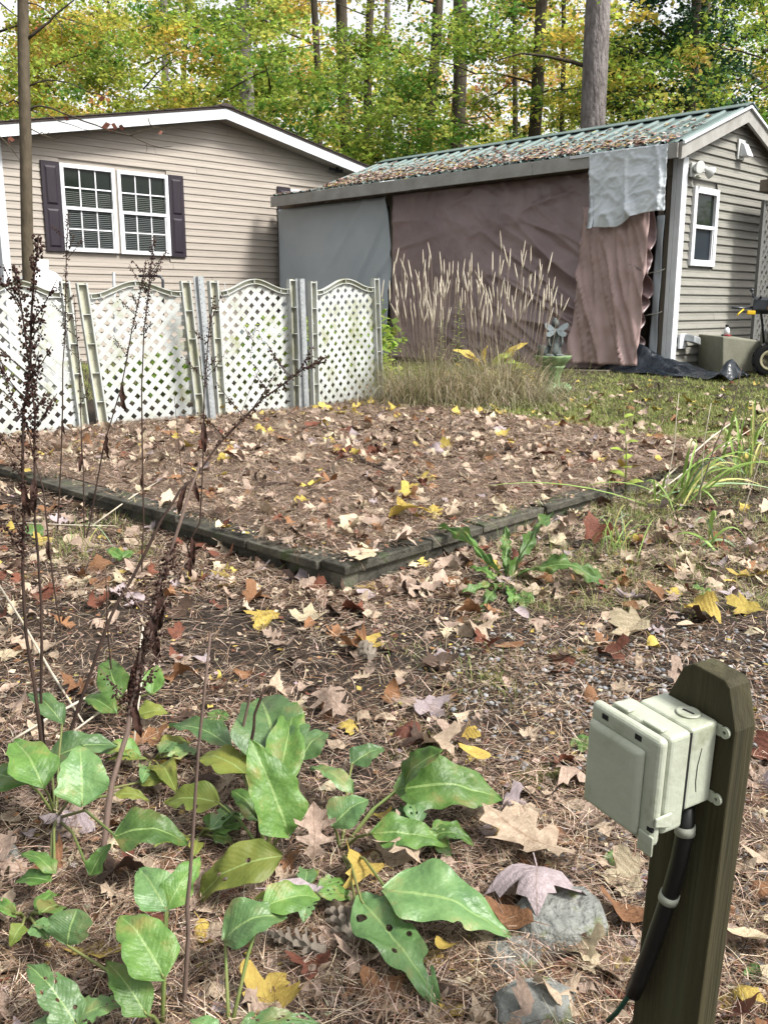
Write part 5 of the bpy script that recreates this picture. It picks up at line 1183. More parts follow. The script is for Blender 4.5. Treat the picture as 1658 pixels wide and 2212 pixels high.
stalk([(217, 1899), (225, 1807), (245, 1692), (265, 1617), (280, 1536), (305, 1416), (335, 1296), (370, 1186), (415, 1056), (432, 1000)], .0092, 'thick pale mauve broken stalk leaning right', m='stalkpale', seeds=(.48, .8), dens=2.6, leaves=((.6, .16, -.35), (.72, .15, -.1), (.66, .14, .1), (.55, .15, -.2), (.5, .12, .15)), lean=.3)
stalk([(398, 2190), (405, 2017), (410, 1897), (430, 1617), (455, 1367)], .0062, 'tall plain grey-brown cut stalk in the foreground', m='stalkpale')
stalk([(548, 1745), (532, 1690), (520, 1620), (530, 1545), (546, 1474)], .0085, 'left of two cut brown stems over the dock leaves', m='stalkpale')
stalk([(560, 1835), (556, 1720), (544, 1600), (552, 1545), (572, 1480)], .0075, 'right of two cut dark stems over the dock leaves')
stalk([(245, 1530), (240, 1440), (232, 1330), (229, 1245)], .0045, 'short dark stalk right of the tallest one')
stalk([(520, 895), (540, 840), (560, 800), (540, 740 + 40), (552, 700), (568, 640 + 100)], .003, 'small seeded stalk before the third lattice panel', seeds=(.3, 1), dens=.8, base=G(505, 935))
# pale straws: split white stalk and fallen stems
def straw(pts, r, label, m='straw', hs=None):
    hs = hs or [.02] * len(pts); P = [G(x, y, h, zs) for (x, y), h in zip(pts, hs)]
    e = MB(); e.tube([p - P[0] for p in P], [r] * (len(P) - 1) + [r * .6], 6); o = e.build('dry_straw', m, None, True); o.location = P[0]
    return tag(o, label, 'stem', 'pale fallen stems')
straw([(268, 1640), (280, 1570), (296, 1450), (310, 1350)], .0045, 'split white stalk beside the mauve one', hs=[.03, .1, .22, .33])
straw([(288, 1618), (296, 1545), (308, 1460)], .003, 'second white split beside the mauve stalk', hs=[.03, .1, .2])
straw([(-20, 1235), (50, 1345), (110, 1450), (180, 1560)], .0045, 'pale grey stem lying towards the left edge', hs=[.06, .05, .04, .03])
straw([(25, 1600), (110, 1548), (200, 1500), (290, 1455)], .004, 'pale straw lying left of the broken stalk', hs=[.03, .05, .06, .06]); straw([(145, 1590), (220, 1535), (275, 1490)], .003, 'short pale straw near the small dock plant', hs=[.03, .05, .06])
straw([(200, 1135), (290, 1070), (360, 1030)], .004, 'white stem on the platform left of the dark stalks'); straw([(-10, 1133), (60, 1130), (150, 1134), (250, 1136)], .003, 'thin arched straw left of the platform', hs=[.03, .05, .05, .03])
straw([(420, 1165), (520, 1235), (640, 1295)], .0032, 'thin twig running down from the platform corner', m='stalkpale'); straw([(720, 1960), (760, 2010), (900, 2120)], .002, 'long single straw under the eaten dock leaf')
straw([(450, 2090), (500, 2130), (560, 2200)], .0022, 'bent straw at the bottom middle'); straw([(1000, 1245), (1060, 1236), (1110, 1225)], .003, 'straw under the toothed weed')
straw([(1400, 1065), (1460, 1010), (1535, 945), (1590, 905)], .006, 'bleached long stem at the right edge of the platform', hs=[.03, .06, .1, .16]); straw([(1415, 1068), (1490, 1010), (1560, 965), (1625, 925)], .005, 'second bleached stem beside the long one', hs=[.03, .06, .08, .1])
straw([(560, 1052), (585, 1045), (622, 1043)], .012, 'short dark stick on the platform', m='stalk'); straw([(762, 985), (800, 1003), (840, 1022)], .012, 'dark forked stick on the platform', m='stalk'); straw([(770, 978), (790, 1000), (850, 1010), (905, 1030)], .008, 'thin dark twig on the platform beside the forked stick', m='stalk')

# ------------------------------------------------------------------ post with outlet box
def build_box():
    al = R(60); lx, ly = R(4.0), R(.45)
    Rm = Matrix.Rotation(lx, 3, 'X') @ Matrix.Rotation(ly, 3, 'Y')
    t = Rm @ Vector((math.cos(al), -math.sin(al), 0)); n = Rm @ Vector((-math.sin(al), -math.cos(al), 0)); w = Rm @ Vector((0, 0, 1))
    O = Vector((.465, 1.186, .642))
    mtx = Matrix(((t.x, -n.x, w.x, O.x), (t.y, -n.y, w.y, O.y), (t.z, -n.z, w.z, O.z), (0, 0, 0, 1)))    # local x = along the face, y = into the post, z = up
    p = MB(); e = empty('wooden_post', label='dark treated wooden post with clipped top beside the path', cat='post', mtx=mtx)
    prof = [(-.100, -.80), (-.100, -.012), (-.074, .050), (-.056, .062), (.0, .060), (.008, .052), (.026, -.006), (.026, -.80)]
    p.prism(prof, .0, .042, 1); p.build('post', 'postwood', e, bevel=.003)
    b = empty('outlet_box', label='pale greenish plastic outdoor outlet box with closed lid on the post', cat='outlet box', mtx=mtx)
    W, H, D = .108, .128, .060
    # back box
    MB().box(-.100, .0, -.056, -.002, -H, .0).build('back_box', 'boxplastic', b, bevel=.006, seg=3)
    # hinge body / deep lid
    lid = MB().box(-.112, .004, -.100, -.0585, -H - .022, .0015).build('lid_body', 'boxplastic', b, bevel=.007, seg=3)
    rim = MB().box(-.129, .006, -.120, -.1015, -.163, .003).build('lid', 'boxplastic', b, bevel=.009, seg=4)
    MB().quadbox([(-.125, -.1205, -.157), (-.015, -.1205, -.157), (-.015, -.1205, -.019), (-.125, -.1205, -.019), (-.119, -.130, -.150), (-.023, -.130, -.150), (-.023, -.130, -.027), (-.119, -.130, -.027)]).build('raised_panel', 'boxplastic', rim, bevel=.005, seg=3)
    for x in (-.098, -.034):
        MB().box(x - .006, x + .006, -.1206, -.116, -.014, -.006).build('slot', 'dark', rim)
    for x0, x1 in ((-.104, -.074), (-.048, -.012)):
        MB().box(x0, x1, -.1012, -.088, .0016, .006).build('hinge_tab', 'boxplastic', lid, bevel=.0025)
    MB().box(-.0035, .0065, -.1206, -.117, -.136, -.130).build('slot', 'dark', rim)
    # latch at the lower corner
    l = MB(); l.quadbox([(.0065, -.119, -.126), (.0105, -.119, -.126), (.0105, -.088, -.136), (.0065, -.088, -.136), (.0065, -.119, -.112), (.0105, -.119, -.112), (.0105, -.088, -.112), (.0065, -.088, -.112)])
    l.build('latch', 'boxplastic', b, bevel=.003)
    MB().box(-.016, .011, -.1235, -.1195, -.171, -.140).build('latch_tab', 'boxplastic', b, bevel=.004)
    # plug on the top
    pl = MB().lathe([(.0165, .0), (.0175, .0015), (.0155, .0032), (.0135, .0022), (.0, .0022)], 28); o = pl.build('knockout_plug', 'boxplastic', b, True); o.location = (-.036, -.024, .0003)
    s = MB().box(-.009, .009, -.0016, .0016, .0022, .0030); q = s.build('slot', 'dark', o); q.rotation_euler = (0, 0, R(8))
    # dark joint between box and lid, scratch and seam
    MB().quadbox([(.0007, -.0585, -H + .004), (.0022, -.0585, -H + .004), (.0022, -.0562, -H + .004), (.0007, -.0562, -H + .004), (.0007, -.0600, -.003), (.0022, -.0600, -.003), (.0022, -.0562, -.003), (.0007, -.0562, -.003)]).build('joint', 'dark', b)
    MB().tube([(.0004, -.032, -.034), (.0006, -.037, -.06), (.0006, -.037, -.085), (.0004, -.034, -.102)], .0005, 5).build('scratch', 'dark', b)
    # mounting ears with a screw hole
    for z in (-.013, -.118):
        ear = MB(); n_ = 14; ri, ro = .0028, .0085
        cy, cx = -.0045, .0115
        ring = [(cx + r * math.cos(6.2832 * k / n_), z + r * math.sin(6.2832 * k / n_)) for r in (ri, ro) for k in range(n_)]
        for yy in (cy, cy + .004): ear.v += [(x, yy, zz) for x, zz in ring]
        for k in range(n_):
            a, c = k, (k + 1) % n_
            ear.f += [(a, c, n_ + c, n_ + a), (2*n_ + a, 3*n_ + a, 3*n_ + c, 2*n_ + c), (n_ + a, n_ + c, 3*n_ + c, 3*n_ + a), (a, 2*n_ + a, 2*n_ + c, c)]
        eo = ear.build('mounting_ear', 'boxplastic', b); MB().box(-.004, .0055, cy + .0003, cy + .0037, z - .0085, z + .0075).build('ear_root', 'boxplastic', eo)
    # conduit, clamps and cord (points on a plane just before the post face)
    c = empty('conduit', label='black conduit running down the post from the outlet box', cat='conduit')
    pn = O + n * .018
    C = [onplane(pn, n, x, y) for x, y in ((1480, 1740), (1478, 1800), (1466, 1860), (1448, 1925), (1428, 1985), (1405, 2050), (1382, 2110), (1366, 2146))]
    c.location = C[-1]; MB().tube([q - C[-1] for q in C], .0128, 16).build('pipe', 'conduit', c, True)
    for i, f, rr, lab in ((0, .85, .0148, 'clamp'), (3, .2, .0148, 'clamp')):
        d = (C[i + 1] - C[i]).normalized(); q = C[i].lerp(C[i + 1], f) - C[-1]
        MB().tube([q - d * .007, q + d * .007], rr, 20).build('clamp_ring', 'clamp', c, True)
    g = MB(); k = [onplane(pn, n, x, y) for x, y in ((1372, 2130), (1352, 2158), (1332, 2186), (1312, 2205))]; g.tube([q - k[0] for q in k], .0042, 8)
    o = tag(g.build('ground_cord', 'cord', None, True), 'dark green cord leaving the bottom of the conduit', 'cord'); o.location = k[0]
    MB().box(-.03, .01, -.02, -.0015, -.50, -.49)
build_box()

# ------------------------------------------------------------------ stones
def stone(pts_px, h, label, seed):
    rr = random.Random(seed); P = [G(x, y, 0) for x, y in pts_px]; c = sum(P, Vector()) / len(P)
    bm = bmesh.new(); top = []; n = len(P)
    lo = [bm.verts.new((p - c) * 1.04 + Vector((0, 0, -.03))) for p in P]; mi = [bm.verts.new((p - c) + Vector((0, 0, h * rr.uniform(.55, .8)))) for p in P]; tp = [bm.verts.new((p - c) * .84 + Vector((rr.uniform(-.006, .006), rr.uniform(-.006, .006), h * rr.uniform(.9, 1.1)))) for p in P]
    for a, b in ((lo, mi), (mi, tp)):
        for i in range(n): bm.faces.new((a[i], a[(i + 1) % n], b[(i + 1) % n], b[i]))
    bm.faces.new(tp); bm.faces.new(lo[::-1])
    bmesh.ops.triangulate(bm, faces=bm.faces[:]); bmesh.ops.subdivide_edges(bm, edges=bm.edges[:], cuts=2, use_grid_fill=True, fractal=.06, seed=seed)
    me = bpy.data.meshes.new('stone'); bm.to_mesh(me); bm.free(); me.materials.append(mat['stone']); me.polygons.foreach_set('use_smooth', [True] * len(me.polygons))
    o = linkobj('stone', me); o.location = c; tag(o, label, 'stone')
stone([(1110, 1985), (1180, 1955), (1262, 1950), (1300, 1990), (1312, 2035), (1262, 2062), (1180, 2066), (1120, 2040)], .05, 'angular grey stone with mossy edge left of the post', 3)
stone([(1050, 2050), (1110, 2022), (1170, 2060), (1160, 2100), (1100, 2120), (1050, 2100)], .025, 'low mossy stone half buried below the grey stone', 5)
stone([(1060, 2185), (1110, 2150), (1190, 2140), (1240, 2165), (1235, 2230), (1150, 2260), (1075, 2240)], .04, 'pale grey stone at the bottom edge', 9)
stone([(0, 1850), (30, 1830), (48, 1860), (30, 1880), (-5, 1885)], .02, 'small grey stone at the left edge', 11)
# pine cones
def cone(px, py, s, label, f=zs):
    P = G(px, py, .02, f); mb = MB(); a = rnd.uniform(0, 3); ax = Vector((math.cos(a), math.sin(a), .05)); sd = Vector((-math.sin(a), math.cos(a), 0)); up = Vector((0, 0, 1))
    mb.tube([ax * (-s * .5), ax * (s * .5)], [s * .10, s * .05], 7)
    for k in range(46):
        t = k / 45; ang = k * 2.4; r = s * .24 * math.sin(math.pi * min(1, .25 + t * .8)); c = ax * (s * (t - .5)); d = (sd * math.cos(ang) + up * math.sin(ang)); q = d.cross(ax)
        i = len(mb.v); mb.v += [tuple(c + d * r * .2 - q * s * .03), tuple(c + d * r * .2 + q * s * .03), tuple(c + d * r + ax * s * .08 + q * s * .055), tuple(c + d * r * 1.12 + ax * s * .1), tuple(c + d * r + ax * s * .08 - q * s * .055)]; mb.f.append((i, i+1, i+2, i+3, i+4))
    o = mb.build('pine_cone', 'oldwood'); o.location = P + Vector((0, 0, s * .12)); tag(o, label, 'pine cone', 'fallen pine cones')
cone(790, 1412, .13, 'long pine cone mid path right of the cupped leaf'); cone(735, 2000, .12, 'pine cone behind the low dock leaves'); cone(640, 2050, .12, 'dark pine cone at the bottom middle under dock leaves'); cone(1000, 940, .1, 'pine cone on the far platform')
cone(1530, 1005, .09, 'pine cone on the platform at the far right'); cone(935, 1300, .05, 'little round cone below the platform edge')

# ------------------------------------------------------------------ planting, fountain and clutter in the middle distance
def bladeset(name, label, cat, bases, n, L, W, el, cols, droop, seg=4, m='grass', group=None, kind=None, rb=.1, az=None):
    c = np.array([b[:] for b in bases]); k = rng.choice(len(c), n); a = rng.uniform(0, 2 * np.pi, n); q = np.abs(rng.normal(0, rb, n))
    b = c[k] + np.stack([np.cos(a) * q, np.sin(a) * q, 0 * a], 1); b[:, 2] = zsn(b[:, 0], b[:, 1]) - .005
    a2 = a + rng.normal(0, .6, n) if az is None else az(n); e = np.clip(rng.normal(el[0], el[1], n), .15, 1.55)
    d = np.stack([np.cos(a2) * np.cos(e), np.sin(a2) * np.cos(e), np.sin(e)], 1)
    ln = rng.uniform(L[0], L[1], n)
    me = ribbons(b, d, ln, rng.uniform(W[0], W[1], n), seg, np.broadcast_to(rng.uniform(droop[0], droop[1], n), n), palette(n, cols, .2), name, m, curl=rng.normal(0, .08, n))
    o = linkobj(name, me); return tag(o, label, cat, group, kind)
def build_lawn():
    pts = []
    while len(pts) < 5200:
        px, py = rnd.uniform(820, 1760), rnd.uniform(795, 985)
        if py > 885 + (px - 1000) * .155: continue
        P = G(px, py)
        l = P - GK; 
        if l.dot(U) > -.4 and l.dot(VV) > -.25: continue
        pts.append(P)
    bladeset('lawn', 'thin olive lawn grass before the garage, dotted with leaves', 'grass', pts, 75000, (.03, .075), (.005, .009), (.8, .35), [(.19, .24, .06), (.26, .30, .09), (.14, .19, .05), (.34, .33, .14), (.24, .24, .10)], (.1, .5), 2, kind='stuff', rb=.06)
    bk = [Vector((rnd.uniform(-5.5, 2.5), rnd.uniform(9.2, 13.5), 0)) for _ in range(900)]; bk = [b for b in bk if b.y > 10 + .79 * (b.x + .1) and decklocal(b.x, b.y)[1] > DL + .35]
    bladeset('grass', 'longer green grass in the yard behind the lattice fence', 'grass', bk, 14000, (.06, .16), (.004, .008), (1.1, .3), [(.16, .22, .05), (.22, .27, .07), (.30, .28, .12)], (.1, .5), 2, kind='stuff', rb=.1)
    gr = [G(rnd.uniform(1080, 1700), rnd.uniform(1130, 1330)) for _ in range(260)] + [G(rnd.uniform(80, 330), rnd.uniform(1120, 1230)) for _ in range(40)] + [G(rnd.uniform(850, 1120), rnd.uniform(1420, 1520)) for _ in range(12)]
    gr += [Vector((DO.x + DX.x * a + DY.x * b, DO.y + DX.y * a + DY.y * b, 0)) for a, b in ((rnd.uniform(1.75, 4.6), rnd.uniform(-.35, -.01)) for _ in range(230))]
    gr += [G(rnd.uniform(1330, 1700), rnd.uniform(1000, 1150)) for _ in range(150)]
    gr = [g for g in gr if not (0 < decklocal(g.x, g.y)[0] < DW and 0 < decklocal(g.x, g.y)[1] < DL)]
    bladeset('sparse_grass', 'sparse thin grass growing through leaf litter at the right', 'grass', gr, 11500, (.05, .17), (.0016, .0035), (.9, .4), [(.22, .28, .08), (.30, .32, .12), (.40, .36, .2), (.16, .22, .06)], (.2, .8), 3, kind='stuff', rb=.05)
    mo = [G(x + rnd.gauss(0, 22), y + rnd.gauss(0, 8)) for (x, y) in ((940, 1610), (960, 1640), (1065, 1470), (905, 1590), (1170, 1690), (1330, 1690), (850, 1640), (300, 1190), (1235, 1420), (1050, 1330)) for _ in range(16)]
    bladeset('moss', 'yellow-green moss tufts among pine needles', 'moss', mo, 6500, (.012, .032), (.0018, .0034), (1.1, .35), [(.20, .24, .045), (.28, .30, .07), (.14, .20, .04)], (.0, .4), 2, kind='stuff', rb=.035)
build_lawn()
def build_grass_clump():
    heads = [(205, 205), (170, 315), (215, 290), (280, 300), (85, 460), (440, 160), (400, 220), (455, 250), (535, 235), (335, 380), (370, 395), (570, 300), (615, 320), (645, 310), (500, 440), (550, 425), (685, 315), (795, 245), (740, 295), (780, 300), (845, 325), (965, 235), (1025, 265), (1050, 180), (1025, 70), (1110, 210), (1055, 300), (1195, 225), (1230, 145), (1240, 225), (1275, 190), (1345, 295), (1450, 240), (1365, 340), (1350, 345), (1310, 390), (1420, 450), (1160, 525), (1070, 565), (1490, 520), (1525, 580), (1585, 610), (940, 620), (545, 595), (130, 470), (690, 460), (700, 595), (910, 560), (1120, 590), (350, 440), (250, 380), (600, 430), (870, 450), (900, 500), (960, 480), (985, 400), (1090, 480), (1215, 440), (480, 560), (390, 550), (250, 250), (310, 480), (420, 300), (760, 400), (830, 460), (1140, 330), (1270, 420)]
    for i, (cxp, lo, hi, lab) in enumerate(((935, -999, 700, 'tall dry ornamental grass clump with feathery heads, next to the fence'), (1080, 700, 2000, 'tall dry ornamental grass clump beside the fairy fountain'))):
        B = G(cxp, 868); e = empty('ornamental_grass', B, 0, lab, 'grass clump', 'dry ornamental grasses')
        n = 1700; a = rng.uniform(0, 6.283, n); q = np.abs(rng.normal(0, .24, n)); b = np.stack([np.cos(a) * q * 1.5, np.sin(a) * q, 0 * a], 1)
        el = np.clip(rng.normal(1.1, .25, n), .4, 1.5); a2 = a + rng.normal(0, .5, n); d = np.stack([np.cos(a2) * np.cos(el), np.sin(a2) * np.cos(el), np.sin(el)], 1)
        me = ribbons(b, d, rng.uniform(.35, 1.15, n), rng.uniform(.004, .008, n), 6, rng.uniform(.3, .95, n), palette(n, [(.32, .27, .18), (.42, .36, .25), (.26, .23, .12), (.17, .17, .07), (.48, .42, .31)], .22), 'blades', 'grass', curl=rng.normal(0, .1, n))
        bo = linkobj('blades', me, e); bo['kind'] = 'stuff'
        n = 800; a = rng.uniform(0, 6.283, n); q = np.abs(rng.normal(0, .27, n)); b = np.stack([np.cos(a) * q * 1.6, np.sin(a) * q, 0 * a], 1); a2 = a + rng.normal(0, .5, n); el = np.clip(rng.normal(.75, .25, n), .2, 1.4); d = np.stack([np.cos(a2) * np.cos(el), np.sin(a2) * np.cos(el), np.sin(el)], 1)
        me = ribbons(b, d, rng.uniform(.18, .42, n), rng.uniform(.005, .009, n), 5, rng.uniform(.6, 1.3, n), palette(n, [(.38, .34, .23), (.29, .27, .15), (.17, .20, .07), (.13, .16, .05)], .22), 'skirt_blades', 'grass')
        bo = linkobj('skirt_blades', me, e); bo['kind'] = 'stuff'
        heads2 = heads + [(rnd.uniform(120, 1500), rnd.uniform(380, 720)) for _ in range(90)]
        for (hx, hy) in heads2:
            if not (lo <= hx < hi): continue
            px, py = 806.5 + hx * .2664, 480 + hy * .2664; Y = B.y + rnd.uniform(-.25, .3); T = atY(px, py, Y)
            r0 = Vector((B.x + (T.x - B.x) * rnd.uniform(.55, .85), Y, B.z)); lean = Vector((rnd.uniform(-.09, .09) + (T.x - r0.x) * .1, 0, 0)); ln = rnd.uniform(.15, .23)
            dirn = ((T - r0).normalized() + Vector((rnd.gauss(0, .15), rnd.gauss(0, .12), -.03))).normalized(); A = T - dirn * ln
            mid = r0.lerp(A, .55) - lean * .4 - Vector((dirn.x * .05, 0, 0))
            st = MB().tube([r0 - B, mid - B, A - B], [.0014, .0012, .001], 4).build('seed_stalk', 'drystem', e, True)
            MB().tube([A - B, A + dirn * ln * .25 - B, A + dirn * ln * .6 - B, T - B], [.002, .0075, .006, .001], 6).build('seed_head', 'straw', st, True)
build_grass_clump()
def leafy_stem(px, py, top, n, label, col, ls, name='leafy_weed', lw=.3):
    B = G(px, py); T = atY(*top, B.y); e = empty(name, B, 0, label, 'plant'); MB().tube([Vector((0, 0, 0)), (T - B) * .5 + Vector((.01, 0, 0)), T - B], [.005, .004, .002], 6).build('stem', 'petiole', e, True)
    for k in range(n):
        t = .12 + .86 * k / n; c = B.lerp(T, t); a = k * 2.4; s = ls * (1.15 - .5 * t)
        blade(c, c + Vector((math.cos(a) * s, math.sin(a) * s, .25 * s)), s * lw, .1, .2, .02, 'lance', 6, 2, seed=k, m=col, parent=e, org=B, up=(0, -.3, 1))
lime = M('lime_leaf', (.26, .36, .06), (.36, .44, .09), 8, .5, transl=.35, rndv=.15); yel = M('hosta_yellow', (.48, .36, .07), (.60, .47, .11), 8, .55, .3, 20, transl=.3, rndv=.2); hos = M('hosta_green', (.22, .32, .06), (.40, .42, .09), 6, .5, .3, 20, transl=.25, rndv=.2)
leafy_stem(986, 800, (992, 648), 34, 'tall green goldenrod stem inside the dry grass', lime, .11, lw=.16); leafy_stem(950, 800, (953, 690), 26, 'shorter green goldenrod stem in the dry grass', lime, .09, lw=.16)
leafy_stem(832, 800, (826, 640), 20, 'light green leafy weed at the end of the fence', lime, .12, lw=.4); leafy_stem(840, 810, (846, 725), 12, 'low light green weed beside the fence end', lime, .12, lw=.5)
leafy_stem(900, 855, (896, 790), 14, 'low green weed at the left foot of the dry grass', lime, .12, lw=.5); leafy_stem(1010, 860, (1014, 800), 14, 'low green weed before the dry grass middle', lime, .11, lw=.5); leafy_stem(1135, 860, (1140, 800), 14, 'yellow-leaved weed left of the fountain foot', yel, .11, lw=.5)
leafy_stem(1350, 1070, (1346, 880), 9, 'lime green seedling with few leaves on the platform edge', lime, .10, lw=.6)
def hosta():
    B = G(1090, 845); e = empty('hosta_plant', B, 0, 'yellowing hosta with broad leaves between grass and fountain', 'plant')
    for k, (b, t, w, m_) in enumerate((((1040, 800), (975, 750), 34, yel), ((1050, 790), (1052, 742), 26, yel), ((1030, 780), (1005, 740 + 20), 30, yel), ((1065, 790), (1108, 762), 34, hos), ((1085, 785), (1140, 735), 26, yel), ((1095, 800), (1160, 795), 34, hos), ((1060, 800), (1070, 815), 30, hos), ((1075, 785), (1120, 782), 24, hos), ((1105, 835), (1130, 860), 24, yel), ((1120, 825), (1100, 850), 22, yel), ((1000, 800), (985, 785), 24, yel), ((960, 800), (955, 830), 22, yel))):
        Bp = atY(*b, B.y - .12); Tp = atY(*t, B.y - .2); Tp.z -= 0
        blade(Bp, Tp, pxsize(w, Bp), .12, .25, .03, 'dock', 10, 4, seed=k, m=m_, parent=e, org=B)
        MB().tube([Vector((0, 0, 0)), (Bp - B) * .6 + Vector((0, 0, .03)), Bp - B], [.005, .004, .003], 6).build('petiole', 'petiole', e, True)
hosta()
def build_fountain():
    B = G(1190, 850); e = empty('garden_fountain', B, 0, 'green shell-bowl garden fountain pedestal with a small winged figure', 'fountain')
    MB().lathe([(.135, 0), (.145, .02), (.12, .05), (.085, .07), (.075, .12), (.085, .2), (.11, .26), (.13, .29)], 32, lob=.06, nl=9).build('pedestal', 'verdigris', e, True)
    MB().lathe([(.08, .285), (.13, .30), (.165, .345), (.182, .375), (.186, .392), (.175, .395), (.155, .375), (.10, .365), (.0, .362)], 48, lob=.07, nl=8).build('bowl', 'verdigris', e, True)
    sh = MB()
    for k in range(7):
        a = R(-70 + k * 23); sh.tube([(.10, -.11, .0), (.10 + .06 * math.sin(a), -.15, .05 + .03 * math.cos(a)), (.10 + .085 * math.sin(a), -.12, .05 + .075 * math.cos(a))], [.012, .018, .008], 8)
    sh.build('shell', 'verdigris', e, True)
    rk = MB(); rr = random.Random(4)
    for k in range(26):
        a = rr.uniform(0, 6.28); q = rr.uniform(0, .12); rk.ball((q * math.cos(a), q * math.sin(a), .375 + (.13 - q) * .35), rr.uniform(.02, .035), 8, 6, (1.2, 1, .7))
    rk.build('rockwork', 'statue', e, True)
    # kneeling figure seen from behind: gown, torso, arms, head with bun
    f = MB(); f.lathe([(.068, .395), (.07, .43), (.06, .47), (.05, .51), (.042, .55), (.044, .58), (.052, .61), (.05, .635), (.034, .655), (.017, .668), (.016, .68)], 20, c=(.015, 0, 0), lob=.05, nl=7)
    f.tube([(.055, 0, .635), (.082, -.01, .585), (.085, -.03, .53), (.07, -.05, .49)], [.018, .016, .014, .012], 8); f.tube([(-.025, 0, .635), (-.052, -.01, .585), (-.055, -.03, .53), (-.04, -.05, .49)], [.018, .016, .014, .012], 8)
    f.build('figure', 'statue', e, True)
    h = MB(); h.ball((.012, -.005, .715), .045, 16, 12, (.92, 1, 1.05)); h.ball((.012, .02, .755), .022, 10, 8); h.build('head', 'statue', e, True)
    for sg in (-1, 1):
        for up in (1, 0):
            P2 = [(0, .0), (.05, .045), (.105, .075), (.125, .06), (.112, .02), (.07, -.012)] if up else [(0, -.005), (.075, -.015), (.105, -.03), (.098, -.065), (.06, -.07), (.025, -.05)]
            w = MB(); w.v = [(.012 + sg * x, -.062 - .18 * x, .655 + z) for x, z in P2] + [(.012 + sg * x, -.054 - .18 * x, .655 + z) for x, z in P2]; n = 6
            w.f = [tuple(range(n)), tuple(reversed(range(n, 2 * n)))] + [(i, (i + 1) % n, n + (i + 1) % n, n + i) for i in range(n)]
            w.build('wing', 'wing', e, bevel=.002)
    st = MB(); st.lathe([(.055, .38), (.06, .44), (.065, .49), (.058, .50)], 14, c=(-.10, .02, 0), lob=.08, nl=6); st.build('stump', 'statue', e, True)
build_fountain()
def build_snowblower():
    B = G(1655, 812); e = empty('snow_blower', B, R(-8), 'black snow blower with cream wheel rim at the right edge by the lattice', 'snow blower')
    def wheel(x, y):
        w = empty('wheel'); w.parent = e; w.location = (x, y, .19); w.rotation_euler = (R(90), 0, R(-20))
        MB().lathe([(.10, -.05), (.15, -.06), (.185, -.045), (.195, 0), (.185, .045), (.15, .06), (.10, .05)], 32).build('tyre', 'rubber', w, True)
        MB().lathe([(.0, .02), (.05, .03), (.06, .02), (.095, .03), (.115, .062), (.105, .066), (.09, .05)], 28).build('rim', 'rim', w, True)
        for k in range(24):
            a = k * 2 * math.pi / 24; o = MB().box(-.012, .012, -.05, .05, -.012, .012).build('tread_lug', 'rubber', w); o.matrix_local = Matrix.Rotation(a, 4, 'Z') @ Matrix.Translation((.194, 0, 0)) @ Matrix.Rotation(R(90), 4, 'X') @ Matrix.Rotation(R(25 if k % 2 else -25), 4, 'X')
    wheel(0, -.12); wheel(.42, -.1)
    MB().box(.04, .42, .02, .32, .22, .42).build('engine', 'machine', e, bevel=.03); MB().box(.05, .35, .3, .7, .06, .5).build('auger_housing', 'machine', e, bevel=.03)
    for x in (-.05, .22): MB().tube([(x, .05, .36), (x - .08, -.1, .62), (x - .16, -.22, .86), (x - .17, -.34, .90)], .014, 10).build('handlebar', 'machine', e, True)
    MB().quadbox([(-.30, -.30, .74), (.06, -.30, .74), (.06, -.16, .70), (-.30, -.16, .70), (-.28, -.30, .88), (.04, -.30, .88), (.04, -.13, .90), (-.28, -.13, .90)]).build('console', 'machine', e, bevel=.02)
    MB().box(-.13, -.03, -.308, -.30, .755, .80).build('warning_label', 'orange', e)
    MB().quadbox([(-.12, -.312, .82), (-.06, -.312, .82), (-.06, -.301, .82), (-.12, -.301, .82), (-.13, -.312, .875), (-.07, -.312, .875), (-.07, -.301, .875), (-.13, -.301, .875)]).build('gauge', 'wing', e)
    MB().tube([(-.29, -.25, .78), (-.40, -.33, .77), (-.54, -.40, .78)], .014, 8).build('lever', 'machine', e, True); MB().box(-.35, -.26, -.31, -.28, .70, .745).build('yellow_grip', 'yellow', e, bevel=.008)
    MB().tube([(-.40, -.35, .76), (-.46, -.38, .71), (-.47, -.39, .69)], .008, 6).build('yellow_lever', 'yellow', e, True)
    for (x, z) in ((-.30, .97), (-.12, 1.0)): MB().tube([(x + .03, -.2, .88), (x, -.22, z)], .007, 6).build('shift_rod', 'machine', e, True); MB().ball((x, -.22, z), .022, 10, 6, (1.2, 1, .8)).build('shift_knob', 'machine', e, True)
    MB().tube([(.0, -.05, .52), (.2, -.02, .60), (.34, .1, .55)], .02, 8).build('guard_tube', 'machine', e, True)
build_snowblower()
